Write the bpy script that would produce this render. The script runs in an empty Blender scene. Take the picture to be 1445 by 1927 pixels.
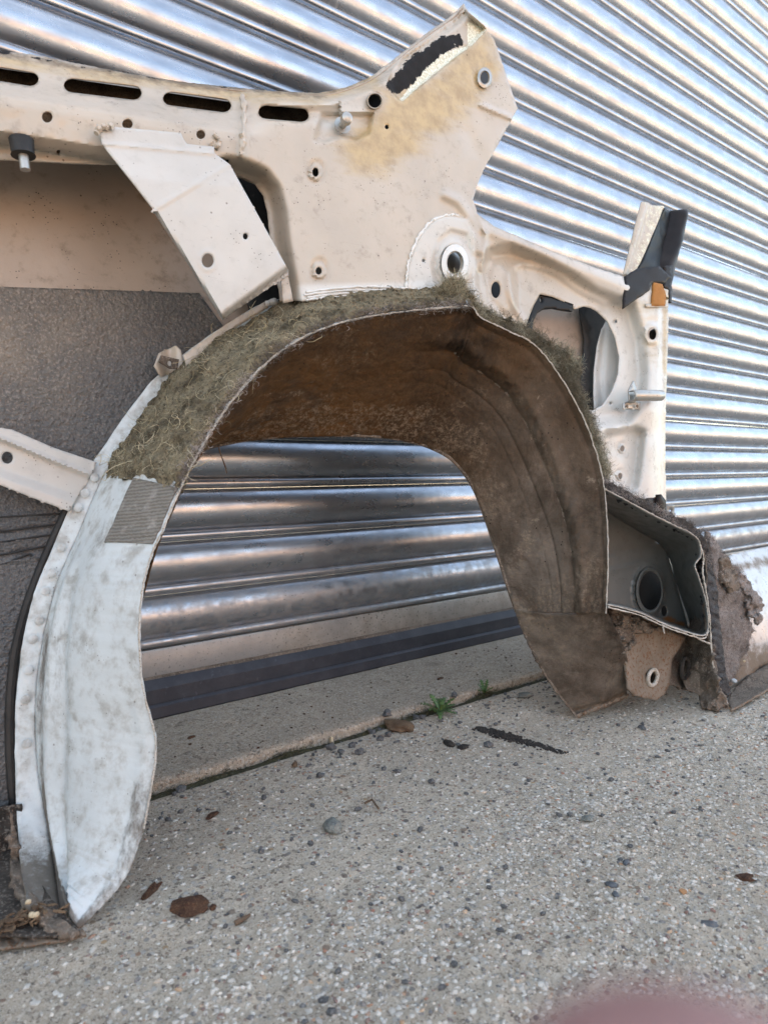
import bpy, bmesh, math, random
import numpy as np
from mathutils import Vector, Matrix, noise as mnoise
from mathutils.geometry import delaunay_2d_cdt

rnd = random.Random(7)
rng = np.random.default_rng(7)
SC = bpy.context.scene
COL = SC.collection

# ------------------------------------------------------------------ camera
F_PX, CX, CY = 1290.0, 722.5, 963.5
VPX, VPY = 2370.0, 873.0
PITCH = math.atan((CY-VPY)/F_PX)
TH = math.atan((VPX-CX)*math.cos(PITCH)/F_PX)
CAM = np.array([0.0, -0.954, 0.368])
FV = np.array([math.cos(TH)*math.cos(PITCH), math.sin(TH)*math.cos(PITCH), -math.sin(PITCH)])
RV = np.array([math.sin(TH), -math.cos(TH), 0.0])
UV = np.array([math.cos(TH)*math.sin(PITCH), math.sin(TH)*math.sin(PITCH), math.cos(PITCH)])
cd = bpy.data.cameras.new('camera')
cam = bpy.data.objects.new('camera', cd)
COL.objects.link(cam)
cam.matrix_world = Matrix(((RV[0], UV[0], -FV[0], CAM[0]), (RV[1], UV[1], -FV[1], CAM[1]), (RV[2], UV[2], -FV[2], CAM[2]), (0, 0, 0, 1)))
cd.sensor_fit = 'HORIZONTAL'
cd.sensor_width = 7.3
cd.lens = 7.3*F_PX/1445.0
cd.clip_start = 0.002
cd.clip_end = 500
cd.dof.use_dof = True
cd.dof.focus_distance = 0.86
cd.dof.aperture_fstop = 2.4
SC.camera = cam

# ------------------------------------------------------------------ light
SUN_EL, SUN_AZ = math.radians(48), math.radians(12)
w = bpy.data.worlds.new('World'); SC.world = w; w.use_nodes = True
nt = w.node_tree
bg = nt.nodes['Background']
sky = nt.nodes.new('ShaderNodeTexSky'); sky.sky_type = 'NISHITA'; sky.sun_disc = False
sky.sun_elevation = SUN_EL; sky.sun_rotation = SUN_AZ; sky.air_density = 1.0; sky.dust_density = 1.2; sky.ozone_density = 1.0
# cloud noise and warm tint, added to make the ambient light more neutral
wtc = nt.nodes.new('ShaderNodeTexCoord'); wmp = nt.nodes.new('ShaderNodeMapping'); wmp.inputs['Scale'].default_value = (1, 1, 2.2); nt.links.new(wtc.outputs['Generated'], wmp.inputs[0])
wno = nt.nodes.new('ShaderNodeTexNoise'); wno.inputs['Scale'].default_value = 2.6; wno.inputs['Detail'].default_value = 7; nt.links.new(wmp.outputs[0], wno.inputs['Vector'])
wmr = nt.nodes.new('ShaderNodeMapRange'); wmr.inputs[1].default_value = .42; wmr.inputs[2].default_value = .68; wmr.inputs[3].default_value = .06; wmr.inputs[4].default_value = .40; nt.links.new(wno.outputs['Fac'], wmr.inputs[0])
wmx = nt.nodes.new('ShaderNodeMix'); wmx.data_type = 'RGBA'; wmx.inputs[7].default_value = (5.4, 5.0, 4.4, 1); nt.links.new(wmr.outputs[0], wmx.inputs[0]); wmu = nt.nodes.new('ShaderNodeMix'); wmu.data_type = 'RGBA'; wmu.blend_type = 'MULTIPLY'; wmu.inputs[0].default_value = 1.0; wmu.inputs[7].default_value = (1.08, 1.02, .88, 1); nt.links.new(sky.outputs[0], wmu.inputs[6]); nt.links.new(wmu.outputs[2], wmx.inputs[6])
nt.links.new(wmx.outputs[2], bg.inputs[0]); bg.inputs[1].default_value = 0.15
sl = bpy.data.lights.new('sun', 'SUN'); sl.energy = 5.0; sl.angle = math.radians(0.5); sl.color = (1.0, 0.93, 0.82)
sun = bpy.data.objects.new('sun', sl); COL.objects.link(sun)
sd = Vector((math.sin(SUN_AZ)*math.cos(SUN_EL), math.cos(SUN_AZ)*math.cos(SUN_EL), math.sin(SUN_EL)))
sun.rotation_euler = sd.to_track_quat('Z', 'Y').to_euler()
SC.view_settings.view_transform = 'Standard'
SC.view_settings.look = 'None'
SC.view_settings.gamma = 1.0
SC.view_settings.use_curve_mapping = False
SC.view_settings.exposure = 2.3

# ------------------------------------------------------------------ geometry helpers
NM, NK, NC = -0.089, 0.12, -0.386          # near cut plane of the body section: y - NM*x - NK*z = NC

def rays(px, py):
    a = (np.asarray(px, float)-CX)/F_PX; b = -(np.asarray(py, float)-CY)/F_PX
    return FV[None, :] + a[:, None]*RV[None, :] + b[:, None]*UV[None, :]

def PP(px, py, off):
    """points of the body section: on the sight line of a traced outline, 'off' metres behind the cut plane"""
    px = np.atleast_1d(np.asarray(px, float)); py = np.atleast_1d(np.asarray(py, float))
    r = rays(px, py); off = np.broadcast_to(np.asarray(off, float), px.shape)
    t = (NC + off - (CAM[1]-NM*CAM[0]-NK*CAM[2]))/(r[:, 1]-NM*r[:, 0]-NK*r[:, 2])
    return CAM[None, :] + t[:, None]*r

def GP(px, py, z=0.0):
    r = rays([px], [py])[0]; t = (z-CAM[2])/r[2]
    return CAM + t*r

def sstep(x):
    x = np.clip(x, 0, 1); return x*x*(3-2*x)

def catmull(pts, n_per=6, closed=False):
    pts = [np.array(p, float) for p in pts]; n = len(pts); out = []
    rngi = range(n if closed else n-1)
    for i in rngi:
        p1, p2 = pts[i], pts[(i+1) % n]
        p0 = pts[i-1] if (closed or i > 0) else 2*p1-p2
        p3 = pts[(i+2) % n] if (closed or i+2 < n) else 2*p2-p1
        for k in range(n_per):
            t = k/n_per
            out.append(0.5*((2*p1)+(-p0+p2)*t+(2*p0-5*p1+4*p2-p3)*t*t+(-p0+3*p1-3*p2+p3)*t**3))
    if not closed: out.append(pts[-1])
    return np.array(out)

def resample(pts, n, closed=False):
    pts = np.array(pts, float)
    if closed: pts = np.vstack([pts, pts[:1]])
    d = np.r_[0, np.cumsum(np.linalg.norm(np.diff(pts[:, :2], axis=0), axis=1))]
    s = np.linspace(0, d[-1], n+1 if closed else n)
    o = np.stack([np.interp(s, d, pts[:, k]) for k in range(pts.shape[1])], 1)
    return o[:-1] if closed else o

def length(pts, closed=True):
    pts = np.array(pts, float)
    if closed: pts = np.vstack([pts, pts[:1]])
    return np.linalg.norm(np.diff(pts[:, :2], axis=0), axis=1).sum()

def segd(X, Y, pts, closed=False):
    """distance to a polyline, vectorised"""
    pts = np.array(pts, float)[:, :2]
    if closed: pts = np.vstack([pts, pts[:1]])
    d = np.full(np.shape(X), 1e9)
    for a, b in zip(pts[:-1], pts[1:]):
        ab = b-a; L = max((ab**2).sum(), 1e-9)
        t = np.clip(((X-a[0])*ab[0]+(Y-a[1])*ab[1])/L, 0, 1)
        d = np.minimum(d, np.hypot(X-a[0]-t*ab[0], Y-a[1]-t*ab[1]))
    return d

def inside(X, Y, poly):
    poly = np.array(poly, float)[:, :2]; r = np.zeros(np.shape(X), bool); j = len(poly)-1
    for i in range(len(poly)):
        xi, yi = poly[i]; xj, yj = poly[j]
        c = ((yi > Y) != (yj > Y)) & (X < (xj-xi)*(Y-yi)/((yj-yi) if yj != yi else 1e-9)+xi)
        r ^= c; j = i
    return r

def boss(X, Y, poly, wd):
    """1 inside a closed outline, 0 outside, with a rounded shoulder wd wide"""
    d = segd(X, Y, poly, True); s = np.where(inside(X, Y, poly), d, -d)
    return sstep(s/wd+0.5)

def ell(x, y, rx, ry=None, n=20, rot=0.0):
    ry = ry or rx; c, s = math.cos(rot), math.sin(rot)
    return [(x+rx*math.cos(t)*c-ry*math.sin(t)*s, y+rx*math.cos(t)*s+ry*math.sin(t)*c) for t in np.linspace(0, 2*math.pi, n, endpoint=False)]

def vnoise(X, Y, scale, seed=0):
    """cheap smooth value noise in numpy, -1..1"""
    x = np.asarray(X, float)/scale+seed*17.13; y = np.asarray(Y, float)/scale+seed*7.77
    xi, yi = np.floor(x), np.floor(y); xf, yf = sstep(x-xi), sstep(y-yi)
    def h(a, b):
        v = np.sin(a*127.1+b*311.7+seed*3.3)*43758.5453; return v-np.floor(v)
    v = (h(xi, yi)*(1-xf)+h(xi+1, yi)*xf)*(1-yf)+(h(xi, yi+1)*(1-xf)+h(xi+1, yi+1)*xf)*yf
    return v*2-1

def fbm(X, Y, scale, seed=0, o=3):
    r = 0; a = 1.0
    for k in range(o):
        r = r+a*vnoise(X, Y, scale/2**k, seed+k*5); a *= .5
    return r

def tag(o, label=None, cat=None, group=None, kind=None):
    for k, v in (('label', label), ('category', cat), ('group', group), ('kind', kind)):
        if v: o[k] = v
    return o

def empty(name, loc, label, cat, group=None):
    o = bpy.data.objects.new(name, None); COL.objects.link(o); o.location = loc; o.empty_display_size = .05
    return tag(o, label, cat, group)

def mesh_obj(name, verts, faces, mat, parent=None, thick=0, attrs=None, smooth=True, angle=40, both=False):
    verts = np.asarray(verts, float)
    if parent is not None:
        p = parent; loc = np.zeros(3)
        while p is not None:
            loc += np.array(p.location); p = p.parent
        verts = verts-loc
    me = bpy.data.meshes.new(name)
    me.from_pydata([tuple(v) for v in verts], [], [tuple(int(i) for i in f) for f in faces])
    me.materials.append(mat)
    if attrs:
        for k, v in attrs.items():
            a = me.attributes.new(k, 'FLOAT', 'POINT'); a.data.foreach_set('value', np.asarray(v, np.float32).ravel())
    me.update()
    if smooth:
        me.shade_smooth(); me.set_sharp_from_angle(angle=math.radians(angle))
    o = bpy.data.objects.new(name, me); COL.objects.link(o)
    if parent is not None: o.parent = parent
    if thick:
        m = o.modifiers.new('thickness', 'SOLIDIFY'); m.thickness = abs(thick); m.offset = -1.0 if thick > 0 else 0.0
    return o

def orient(V, Fc, toward=None):
    """wind faces so that their normals look to the point 'toward' (the open side of the section)"""
    toward = CAM if toward is None else toward
    V = np.asarray(V); out = []
    F = np.array(Fc)
    n = np.cross(V[F[:, 1]]-V[F[:, 0]], V[F[:, 2]]-V[F[:, 0]])
    c = V[F[:, :3]].mean(1)
    s = ((toward-c)*n).sum(1)
    return [tuple(f) if k > 0 else tuple(f[::-1]) for f, k in zip(F, s)]

SURF = {}
def sheet(name, outline, mat, parent, off, holes=(), step=7, thick=.0012, attrs=None, ragged=0, smooth=False, angle=50, key=None):
    """pressed sheet metal: traced outline and holes, a depth function, real thickness"""
    out = catmull(outline, 5, True) if smooth else np.array(outline, float)
    n = max(8, int(length(out)/(step*.75))); bd = resample(out, n, True) if not smooth or True else out
    if not smooth:   # keep corners
        pts = []
        o2 = np.array(outline, float)
        for a, b in zip(o2, np.roll(o2, -1, 0)):
            k = max(1, int(np.hypot(*(b-a))/(step*.75)))
            for i in range(k): pts.append(a+(b-a)*i/k)
        bd = np.array(pts)
    if ragged:
        bd = bd+np.stack([vnoise(bd[:, 0], bd[:, 1], 5, 3), vnoise(bd[:, 0], bd[:, 1], 5, 9)], 1)*ragged
    loops = [bd]
    for h in holes:
        k = max(10, int(length(h)/(step*.6))); loops.append(resample(h, k, True))
    x0, y0 = bd.min(0); x1, y1 = bd.max(0)
    gx, gy = np.meshgrid(np.arange(x0, x1, step), np.arange(y0, y1, step*.87))
    gx = gx+(np.arange(gx.shape[0]) % 2)[:, None]*step*.5
    gx, gy = gx.ravel(), gy.ravel()
    ok = inside(gx, gy, bd)
    for l in loops:
        ok &= segd(gx, gy, l, True) > step*.5
        if l is not bd: ok &= ~inside(gx, gy, l)
    pts = []; ed = []
    for l in loops:
        s = len(pts); m = len(l); pts += [Vector(p) for p in l]; ed += [(s+i, s+(i+1) % m) for i in range(m)]
    pts += [Vector((a, b)) for a, b in zip(gx[ok], gy[ok])]
    r = delaunay_2d_cdt(pts, ed, [], 0, 1e-4)
    V = np.array([(v.x, v.y) for v in r[0]]); Fc = np.array(r[2])
    c = V[Fc].mean(1); keep = inside(c[:, 0], c[:, 1], bd)
    for l in loops[1:]: keep &= ~inside(c[:, 0], c[:, 1], l)
    Fc = Fc[keep]
    used = np.unique(Fc); mp = -np.ones(len(V), int); mp[used] = np.arange(len(used)); V = V[used]; Fc = mp[Fc]
    X, Y = V[:, 0], V[:, 1]
    o = off(X, Y) if callable(off) else off
    W = PP(X, Y, o)
    Fc = orient(W, Fc)
    at = {k: (f(X, Y) if callable(f) else np.full(len(X), f)) for k, f in (attrs or {}).items()}
    if key: SURF[key] = (W, Fc, V)
    return mesh_obj(name, W, Fc, mat, parent, thick, at, angle=angle)

def grid_faces(nu, nv):
    return [(i*nv+j, (i+1)*nv+j, (i+1)*nv+j+1, i*nv+j+1) for i in range(nu-1) for j in range(nv-1)]

def loft(name, A, B, mat, parent, nu=120, nv=24, disp=None, mid=None, thick=.0014, attrs=None, key=None, raggedA=0, flip=False):
    A = resample(catmull(A, 10), nu) if len(A) == len(B) and False else catmull(A, max(2, nu//(len(A)-1)))
    B = catmull(B, max(2, nu//(len(B)-1)))
    n = nu; A = np.stack([np.interp(np.linspace(0, len(A)-1, n), np.arange(len(A)), A[:, k]) for k in range(3)], 1)
    B = np.stack([np.interp(np.linspace(0, len(B)-1, n), np.arange(len(B)), B[:, k]) for k in range(3)], 1)
    if raggedA:
        A[:, 0] += vnoise(np.arange(n), 0*A[:, 0], 1.3, 4)*raggedA; A[:, 1] += vnoise(np.arange(n), 0*A[:, 0], 1.3, 8)*raggedA
    WA = PP(A[:, 0], A[:, 1], A[:, 2]); WB = PP(B[:, 0], B[:, 1], B[:, 2])
    v = np.linspace(0, 1, nv); u = np.linspace(0, 1, n)
    W = WA[:, None, :]*(1-v)[None, :, None]+WB[:, None, :]*v[None, :, None]
    U2, V2 = np.meshgrid(u, v, indexing='ij')
    du = np.gradient(W, axis=0); dv = np.gradient(W, axis=1); N = np.cross(du, dv); N /= np.linalg.norm(N, axis=2, keepdims=True)+1e-12
    if flip: N = -N
    if disp is not None: W = W+N*disp(U2, V2)[..., None]
    du = np.gradient(W, axis=0); dv = np.gradient(W, axis=1); N = np.cross(du, dv); N /= np.linalg.norm(N, axis=2, keepdims=True)+1e-12
    if flip: N = -N
    Fc = grid_faces(n, nv)
    if flip: Fc = [f[::-1] for f in Fc]
    if key: SURF[key] = (W, N)
    at = {k: f(U2, V2).ravel() for k, f in (attrs or {}).items()}
    return mesh_obj(name, W.reshape(-1, 3), Fc, mat, parent, thick, at, angle=60)

def tube(path, r, n=8, cap=True):
    path = np.array(path, float); m = len(path); r = np.broadcast_to(r, m); V = []; Fc = []
    T = np.gradient(path, axis=0); T /= np.linalg.norm(T, axis=1, keepdims=True)+1e-12
    up = np.array([0, 0, 1.0]) if abs(T[0][2]) < .9 else np.array([1.0, 0, 0])
    for i in range(m):
        s = np.cross(T[i], up); s /= np.linalg.norm(s); q = np.cross(s, T[i]); up = q
        for k in range(n):
            a = 2*math.pi*k/n; V.append(path[i]+r[i]*(math.cos(a)*s+math.sin(a)*q))
    for i in range(m-1):
        for k in range(n): Fc.append((i*n+k, i*n+(k+1) % n, (i+1)*n+(k+1) % n, (i+1)*n+k))
    if cap: Fc.append(tuple(range(n))[::-1]); Fc.append(tuple((m-1)*n+k for k in range(n)))
    return np.array(V), Fc

def join(parts):
    V = []; Fc = []; s = 0
    for v, f in parts:
        V.append(np.asarray(v)); Fc += [tuple(i+s for i in q) for q in f]; s += len(v)
    return np.vstack(V), Fc

ICO = None
def ico(sub=1):
    global ICO
    if ICO is None: ICO = {}
    if sub not in ICO:
        bm = bmesh.new(); bmesh.ops.create_icosphere(bm, subdivisions=sub, radius=1)
        ICO[sub] = (np.array([v.co[:] for v in bm.verts]), [tuple(v.index for v in f.verts) for f in bm.faces]); bm.free()
    return ICO[sub]

def rock(c, size, seed=0, sub=2, flat=.6, rough=.25, yaw=None):
    V, Fc = ico(sub); r = random.Random(seed)
    q = Matrix.Rotation(r.uniform(0, 6.28) if yaw is None else yaw, 3, 'Z')
    o = []
    for v in V:
        n = mnoise.noise(Vector(v)*1.3+Vector((seed*3.1, seed, 0)))*rough*2+mnoise.noise(Vector(v)*3.5+Vector((0, seed*2.3, seed)))*rough
        p = Vector(v)*(1+n); p = Vector((p.x*size[0], p.y*size[1], p.z*size[2] if len(size) > 2 else p.z*size[0]*flat)); o.append(np.array(q @ p)+np.array(c))
    return np.array(o), Fc

# ------------------------------------------------------------------ material helpers
class NB:
    def __init__(s, name):
        s.m = bpy.data.materials.new(name); s.m.use_nodes = True; s.t = s.m.node_tree; s.b = s.t.nodes['Principled BSDF']
        s.tc = s.t.nodes.new('ShaderNodeTexCoord').outputs['Object']; s.nrm = None
    def link(s, a, b): s.t.links.new(a, b)
    def val(s, sock, v):
        if hasattr(v, 'links') or isinstance(v, bpy.types.NodeSocket): s.link(v, sock)
        else: sock.default_value = v
    def map(s, sc=(1, 1, 1), rot=(0, 0, 0), loc=(0, 0, 0)):
        n = s.t.nodes.new('ShaderNodeMapping'); s.link(s.tc, n.inputs[0]); n.inputs['Scale'].default_value = sc; n.inputs['Rotation'].default_value = rot; n.inputs['Location'].default_value = loc
        return n.outputs[0]
    def noise(s, scale, detail=4, rough=.55, co=None, dist=0, color=False):
        n = s.t.nodes.new('ShaderNodeTexNoise'); s.link(co or s.tc, n.inputs['Vector']); n.inputs['Scale'].default_value = scale
        n.inputs['Detail'].default_value = detail; n.inputs['Roughness'].default_value = rough; n.inputs['Distortion'].default_value = dist
        return n.outputs['Color' if color else 'Fac']
    def vor(s, scale, co=None, feat='F1', out='Distance', rnd_=1.0):
        n = s.t.nodes.new('ShaderNodeTexVoronoi'); n.feature = feat; s.link(co or s.tc, n.inputs['Vector']); n.inputs['Scale'].default_value = scale; n.inputs['Randomness'].default_value = rnd_
        return n.outputs[out]
    def step(s, v, lo, hi, a=0.0, b=1.0):
        n = s.t.nodes.new('ShaderNodeMapRange'); n.interpolation_type = 'SMOOTHSTEP'; s.val(n.inputs[0], v)
        n.inputs[1].default_value = lo; n.inputs[2].default_value = hi; n.inputs[3].default_value = a; n.inputs[4].default_value = b
        return n.outputs[0]
    def attr(s, name):
        n = s.t.nodes.new('ShaderNodeAttribute'); n.attribute_name = name; return n.outputs['Fac']
    def math(s, op, a, b=0.0):
        n = s.t.nodes.new('ShaderNodeMath'); n.operation = op; s.val(n.inputs[0], a); s.val(n.inputs[1], b); return n.outputs[0]
    def mul(s, a, b): return s.math('MULTIPLY', a, b)
    def mix(s, f, a, b):
        n = s.t.nodes.new('ShaderNodeMix'); n.data_type = 'RGBA'; s.val(n.inputs[0], f)
        for k, v in ((6, a), (7, b)):
            if isinstance(v, tuple): v = v+(1,) if len(v) == 3 else v
            s.val(n.inputs[k], v)
        return n.outputs[2]
    def ramp(s, f, stops):
        n = s.t.nodes.new('ShaderNodeValToRGB'); s.val(n.inputs[0], f); e = n.color_ramp.elements
        while len(e) < len(stops): e.new(.5)
        for k, (p, c) in zip(e, stops): k.position = p; k.color = c+(1,)
        return n.outputs[0]
    def bump(s, h, strength=.5, dist=.001):
        n = s.t.nodes.new('ShaderNodeBump'); s.val(n.inputs['Height'], h); n.inputs['Strength'].default_value = strength; n.inputs['Distance'].default_value = dist
        if s.nrm is not None: s.link(s.nrm, n.inputs['Normal'])
        s.nrm = n.outputs[0]
    def done(s, color, rough=.5, metal=0.0, spec=.5, coat=0.0):
        b = s.b.inputs
        if isinstance(color, tuple): color = color+(1,) if len(color) == 3 else color
        s.val(b['Base Color'], color); s.val(b['Roughness'], rough); s.val(b['Metallic'], metal); s.val(b['Specular IOR Level'], spec); s.val(b['Coat Weight'], coat)
        if s.nrm is not None: s.link(s.nrm, b['Normal'])
        return s.m

def paint(name, base, rough=.38, dmap=None, dirtc=(.10, .075, .05), chalk=None, metal=0.0, speck=1.0, coat=.25, amount=.35):
    """painted steel with grime, specks, and the 'dirt', 'glue', 'pale', 'black', 'rust' marks carried by the part"""
    n = NB(name)
    big = n.noise(9, 5, .6); mid = n.noise(60, 6, .65); fine = n.noise(420, 3, .6)
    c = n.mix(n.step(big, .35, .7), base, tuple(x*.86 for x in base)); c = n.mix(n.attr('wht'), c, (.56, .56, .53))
    if chalk: c = n.mix(n.step(mid, .42, .68), c, chalk)
    c = n.mix(n.mul(n.step(mid, .52, .75), amount), c, dirtc)
    sp = n.vor(230); spm = n.mul(n.step(sp, .16, .10), n.step(n.noise(30, 2), .50, .62))
    c = n.mix(n.mul(spm, speck), c, (.03, .022, .016))
    sp2 = n.mul(n.step(n.vor(75), .10, .05), n.step(n.noise(14, 2), .5, .6)); c = n.mix(n.mul(sp2, .8*speck), c, (.06, .035, .02))
    scr = n.mul(n.step(n.noise(50, 2, .5, n.map((1, 1, 12), (0, .5, 0)), 1.5), .70, .74), .35); c = n.mix(scr, c, tuple(x*.45 for x in base))
    g = n.attr('glue'); gm = n.step(n.math('ADD', g, n.mul(n.math('SUBTRACT', n.noise(26, 8, .7, n.map((.35, 1, 1.4), (0, -.75, 0))), .5), 1.5)), .22, .95)
    c = n.mix(n.mul(gm, .75), c, n.mix(n.step(mid, .35, .65), (.47, .33, .13), (.33, .22, .08)))
    p = n.attr('pale'); pm = n.step(n.math('ADD', p, n.mul(n.math('SUBTRACT', n.noise(80, 6, .7), .5), 1.0)), .42, .58)
    c = n.mix(pm, c, n.mix(n.step(fine, .4, .6), (.72, .72, .62), (.50, .48, .36)))
    d = n.attr('dirt'); dm = n.step(n.math('ADD', d, n.mul(n.math('SUBTRACT', n.noise(dmap[0] if dmap else 55, 8, .75, n.map(dmap[1]) if dmap else None), .5), 1.4)), .38, .95)
    c = n.mix(n.mul(dm, .92), c, n.mix(fine, dirtc, tuple(x*1.9 for x in dirtc)))
    r = n.attr('rust'); rm = n.step(n.math('ADD', r, n.mul(n.math('SUBTRACT', n.noise(90, 7, .7), .5), 1.6)), .45, .8)
    c = n.mix(rm, c, n.mix(fine, (.16, .06, .02), (.28, .13, .05)))
    k = n.attr('black'); km = n.step(n.math('ADD', k, n.mul(n.math('SUBTRACT', n.noise(60, 8, .75), .5), 2.6)), .52, .60)
    c = n.mix(km, c, (.012, .011, .011))
    n.bump(n.math('ADD', big, n.mul(mid, .25)), .25, .004)
    n.bump(n.math('ADD', n.mul(fine, .6), n.math('ADD', dm, pm)), .35, .0006)
    mx = n.math('MAXIMUM', n.math('MAXIMUM', dm, pm), km); rr = n.math('ADD', n.step(mid, .3, .7, rough-.06, rough+.12), n.mul(mx, .35))
    return n.done(c, rr, metal, n.math('SUBTRACT', .5, n.mul(km, .3)), n.mul(n.math('SUBTRACT', 1.0, mx), coat))

M = {}
M['cream'] = paint('cream_body_paint', (.46, .40, .325), .34)
M['skin'] = paint('beige_skin_paint', (.36, .29, .23), .5, speck=1.3, amount=.45, coat=.05)
M['white'] = paint('white_body_paint', (.66, .655, .62), .36, amount=.15)
M['liner'] = paint('chalky_white_liner_paint', (.56, .60, .605), .6, dmap=(110, (1, 1, .45)), dirtc=(.075, .062, .048), chalk=(.40, .405, .385), coat=0, amount=.20, speck=.7)
M['bracket'] = paint('brushed_white_bracket_paint', (.50, .485, .45), .42, amount=.12, speck=.8)
M['zinc'] = paint('zinc_plated_steel', (.42, .41, .38), .35, metal=.7, amount=.3)
M['boxin'] = paint('grey_green_primer', (.135, .142, .135), .42, dirtc=(.08, .05, .03), amount=.3)
M['silver'] = paint('silver_sill_paint', (.46, .48, .50), .32, metal=.25, amount=.5, speck=1.5)

def mat_slat():
    n = NB('galvanised_slat_steel')
    sp = n.noise(700, 2, .6, n.map((1, .4, .4))); st = n.noise(160, 4, .6, n.map((1, .06, .06))); big = n.noise(3.5, 5, .6)
    mott = n.noise(60, 5, .6, n.map((.35, 1, 1)))
    c = n.mix(n.step(mott, .3, .7), (.32, .35, .395), (.42, .45, .495))
    sep = n.t.nodes.new('ShaderNodeSeparateXYZ'); geo = n.t.nodes.new('ShaderNodeNewGeometry'); n.link(geo.outputs['Position'], sep.inputs[0])
    low = n.step(sep.outputs[2], .32, .08)
    dn = n.math('ADD', n.step(n.noise(18, 6, .7, n.map((.4, 1, 1))), .50, .78, 0, .10), n.mul(low, n.step(n.noise(60, 6, .7), .35, .65, .05, .55)))
    c = n.mix(dn, c, (.20, .185, .16))
    fl = n.mul(n.step(n.vor(210, n.map((.45, 1, 1))), .15, .1), n.mul(n.step(n.noise(22, 3), .5, .62), n.step(sep.outputs[2], .5, .1, .15, 1)))
    c = n.mix(fl, c, (.035, .03, .025))
    rub = n.mul(n.step(n.noise(260, 3, .6, n.map((1, .03, .03))), .52, .62), n.step(n.noise(9, 5, .7), .52, .66)); c = n.mix(n.mul(rub, .28), c, (.62, .63, .65)); n.bump(st, .14, .0006); n.bump(sp, .2, .00025); n.bump(big, .25, .01)
    ro = n.math('ADD', n.math('ADD', n.step(mott, .3, .7, .33, .24), n.mul(rub, .12)), n.mul(dn, .5))
    return n.done(c, ro, n.math('SUBTRACT', .95, n.mul(n.math('MAXIMUM', dn, fl), .85)))
M['slat'] = mat_slat()

def mat_rail():
    n = NB('dusty_bottom_rail_steel'); a = n.noise(30, 6, .7); b = n.noise(250, 4, .6); big = n.noise(2.2, 2)
    c = n.mix(n.step(a, .3, .7), (.24, .225, .20), (.34, .32, .29)); c = n.mix(n.step(b, .60, .66), c, (.05, .04, .03))
    c = n.mix(n.mul(n.step(big, .45, .6), .5), c, (.22, .25, .28))
    n.bump(b, .3, .0008); return n.done(c, n.step(big, .4, .6, .55, .4), .35)
M['rail'] = mat_rail()
def mat_rubber(nm, c0, c1, ro=.55):
    n = NB(nm); a = n.noise(25, 5, .7); b = n.noise(500, 3); c = n.mix(n.step(a, .35, .7), c0, c1); c = n.mix(n.step(n.noise(120, 5, .7), .6, .75), c, tuple(x*1.8 for x in c1))
    n.bump(b, .2, .0004); return n.done(c, ro, 0, .22 if ro < .5 else .35)
M['rubber'] = mat_rubber('dark_slate_rubber', (.024, .028, .038), (.040, .044, .056))
M['black'] = mat_rubber('black_paint_gloss', (.0015, .0015, .002), (.003, .003, .003), .42)
M['brownblack'] = mat_rubber('dark_brown_paint', (.006, .0035, .003), (.013, .008, .006), .45)
M['plug'] = mat_rubber('matt_black_rubber_and_hole_shade', (.012, .012, .012), (.03, .028, .026), .6)  # real rubber, and the sheets that stand in for shade in holes
M['orange'] = mat_rubber('orange_brown_foam', (.30, .13, .03), (.38, .18, .05), .8)

def mat_pad():
    n = NB('textured_bitumen_pad'); v = n.noise(230, 3, .5); a = n.noise(380, 4, .6); big = n.noise(5, 6, .65)
    c = n.mix(n.step(big, .38, .62), (.045, .05, .056), (.065, .067, .07)); dd = n.attr('dust'); c = n.mix(n.mul(dd, n.step(n.noise(14, 8, .7), .2, .75, .3, .9)), c, (.20, .165, .125))
    c = n.mix(n.mul(n.step(a, .5, .66), n.math('ADD', n.mul(dd, .45), .15)), c, (.30, .26, .22))
    n.bump(v, 1.0, .004); n.bump(a, .5, .0008); return n.done(c, .5)
M['pad'] = mat_pad()

def mat_mud():
    n = NB('mud_caked_underseal'); a = n.noise(45, 8, .72); f = n.noise(190, 8, .8); big = n.noise(6, 4, .6); m2 = n.noise(16, 7, .7)
    sep = n.t.nodes.new('ShaderNodeSeparateXYZ'); n.link(n.tc, sep.inputs[0])
    dusty = n.attr('dust')
    c = n.mix(n.step(big, .35, .65), (.085, .042, .013), (.036, .021, .011))
    c = n.mix(n.mul(n.step(f, .40, .62), .45), c, (.105, .062, .030))
    c = n.mix(dusty, c, n.mix(n.step(m2, .3, .7), (.075, .060, .046), (.175, .146, .118)))
    lite = n.mul(n.step(n.math('ADD', m2, n.mul(n.attr('lite'), .22)), .55, .68), n.step(f, .46, .60))
    c = n.mix(n.mul(lite, .75), c, (.20, .155, .11))
    pa = n.noise(11, 9, .78, None, .6); c = n.mix(n.mul(n.step(pa, .50, .60), .55), c, (.045, .032, .022)); c = n.mix(n.mul(n.step(n.noise(22, 9, .8), .60, .66), n.step(f, .3, .55, 0, .7)), c, (.27, .22, .165)); ch = n.mul(n.step(n.vor(120), .14, .09), n.step(n.noise(13, 3), .5, .6)); c = n.mix(ch, c, (.012, .009, .007))
    c = n.mix(n.mul(n.attr('darken'), n.step(a, .35, .6)), c, (.012, .008, .005))  # darker near the cut edge at the crown and the tail
    n.bump(a, .7, .008); n.bump(f, .7, .0018); return n.done(c, .9, 0, .2)
M['mud'] = mat_mud()
def mat_lump(nm, c0, c1, c2, sc=120, ro=.9):
    n = NB(nm); a = n.noise(sc*.3, 7, .7); f = n.noise(sc*4, 4, .7)
    c = n.mix(n.step(a, .35, .6), c0, c1); c = n.mix(n.step(f, .5, .65), c, c2); n.bump(a, .6, .004); n.bump(f, .8, .0012); return n.done(c, ro, 0, .3)
M['tar'] = mat_lump('black_granular_sealant', (.012, .012, .013), (.03, .03, .032), (.09, .09, .095), 200, .6)
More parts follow.
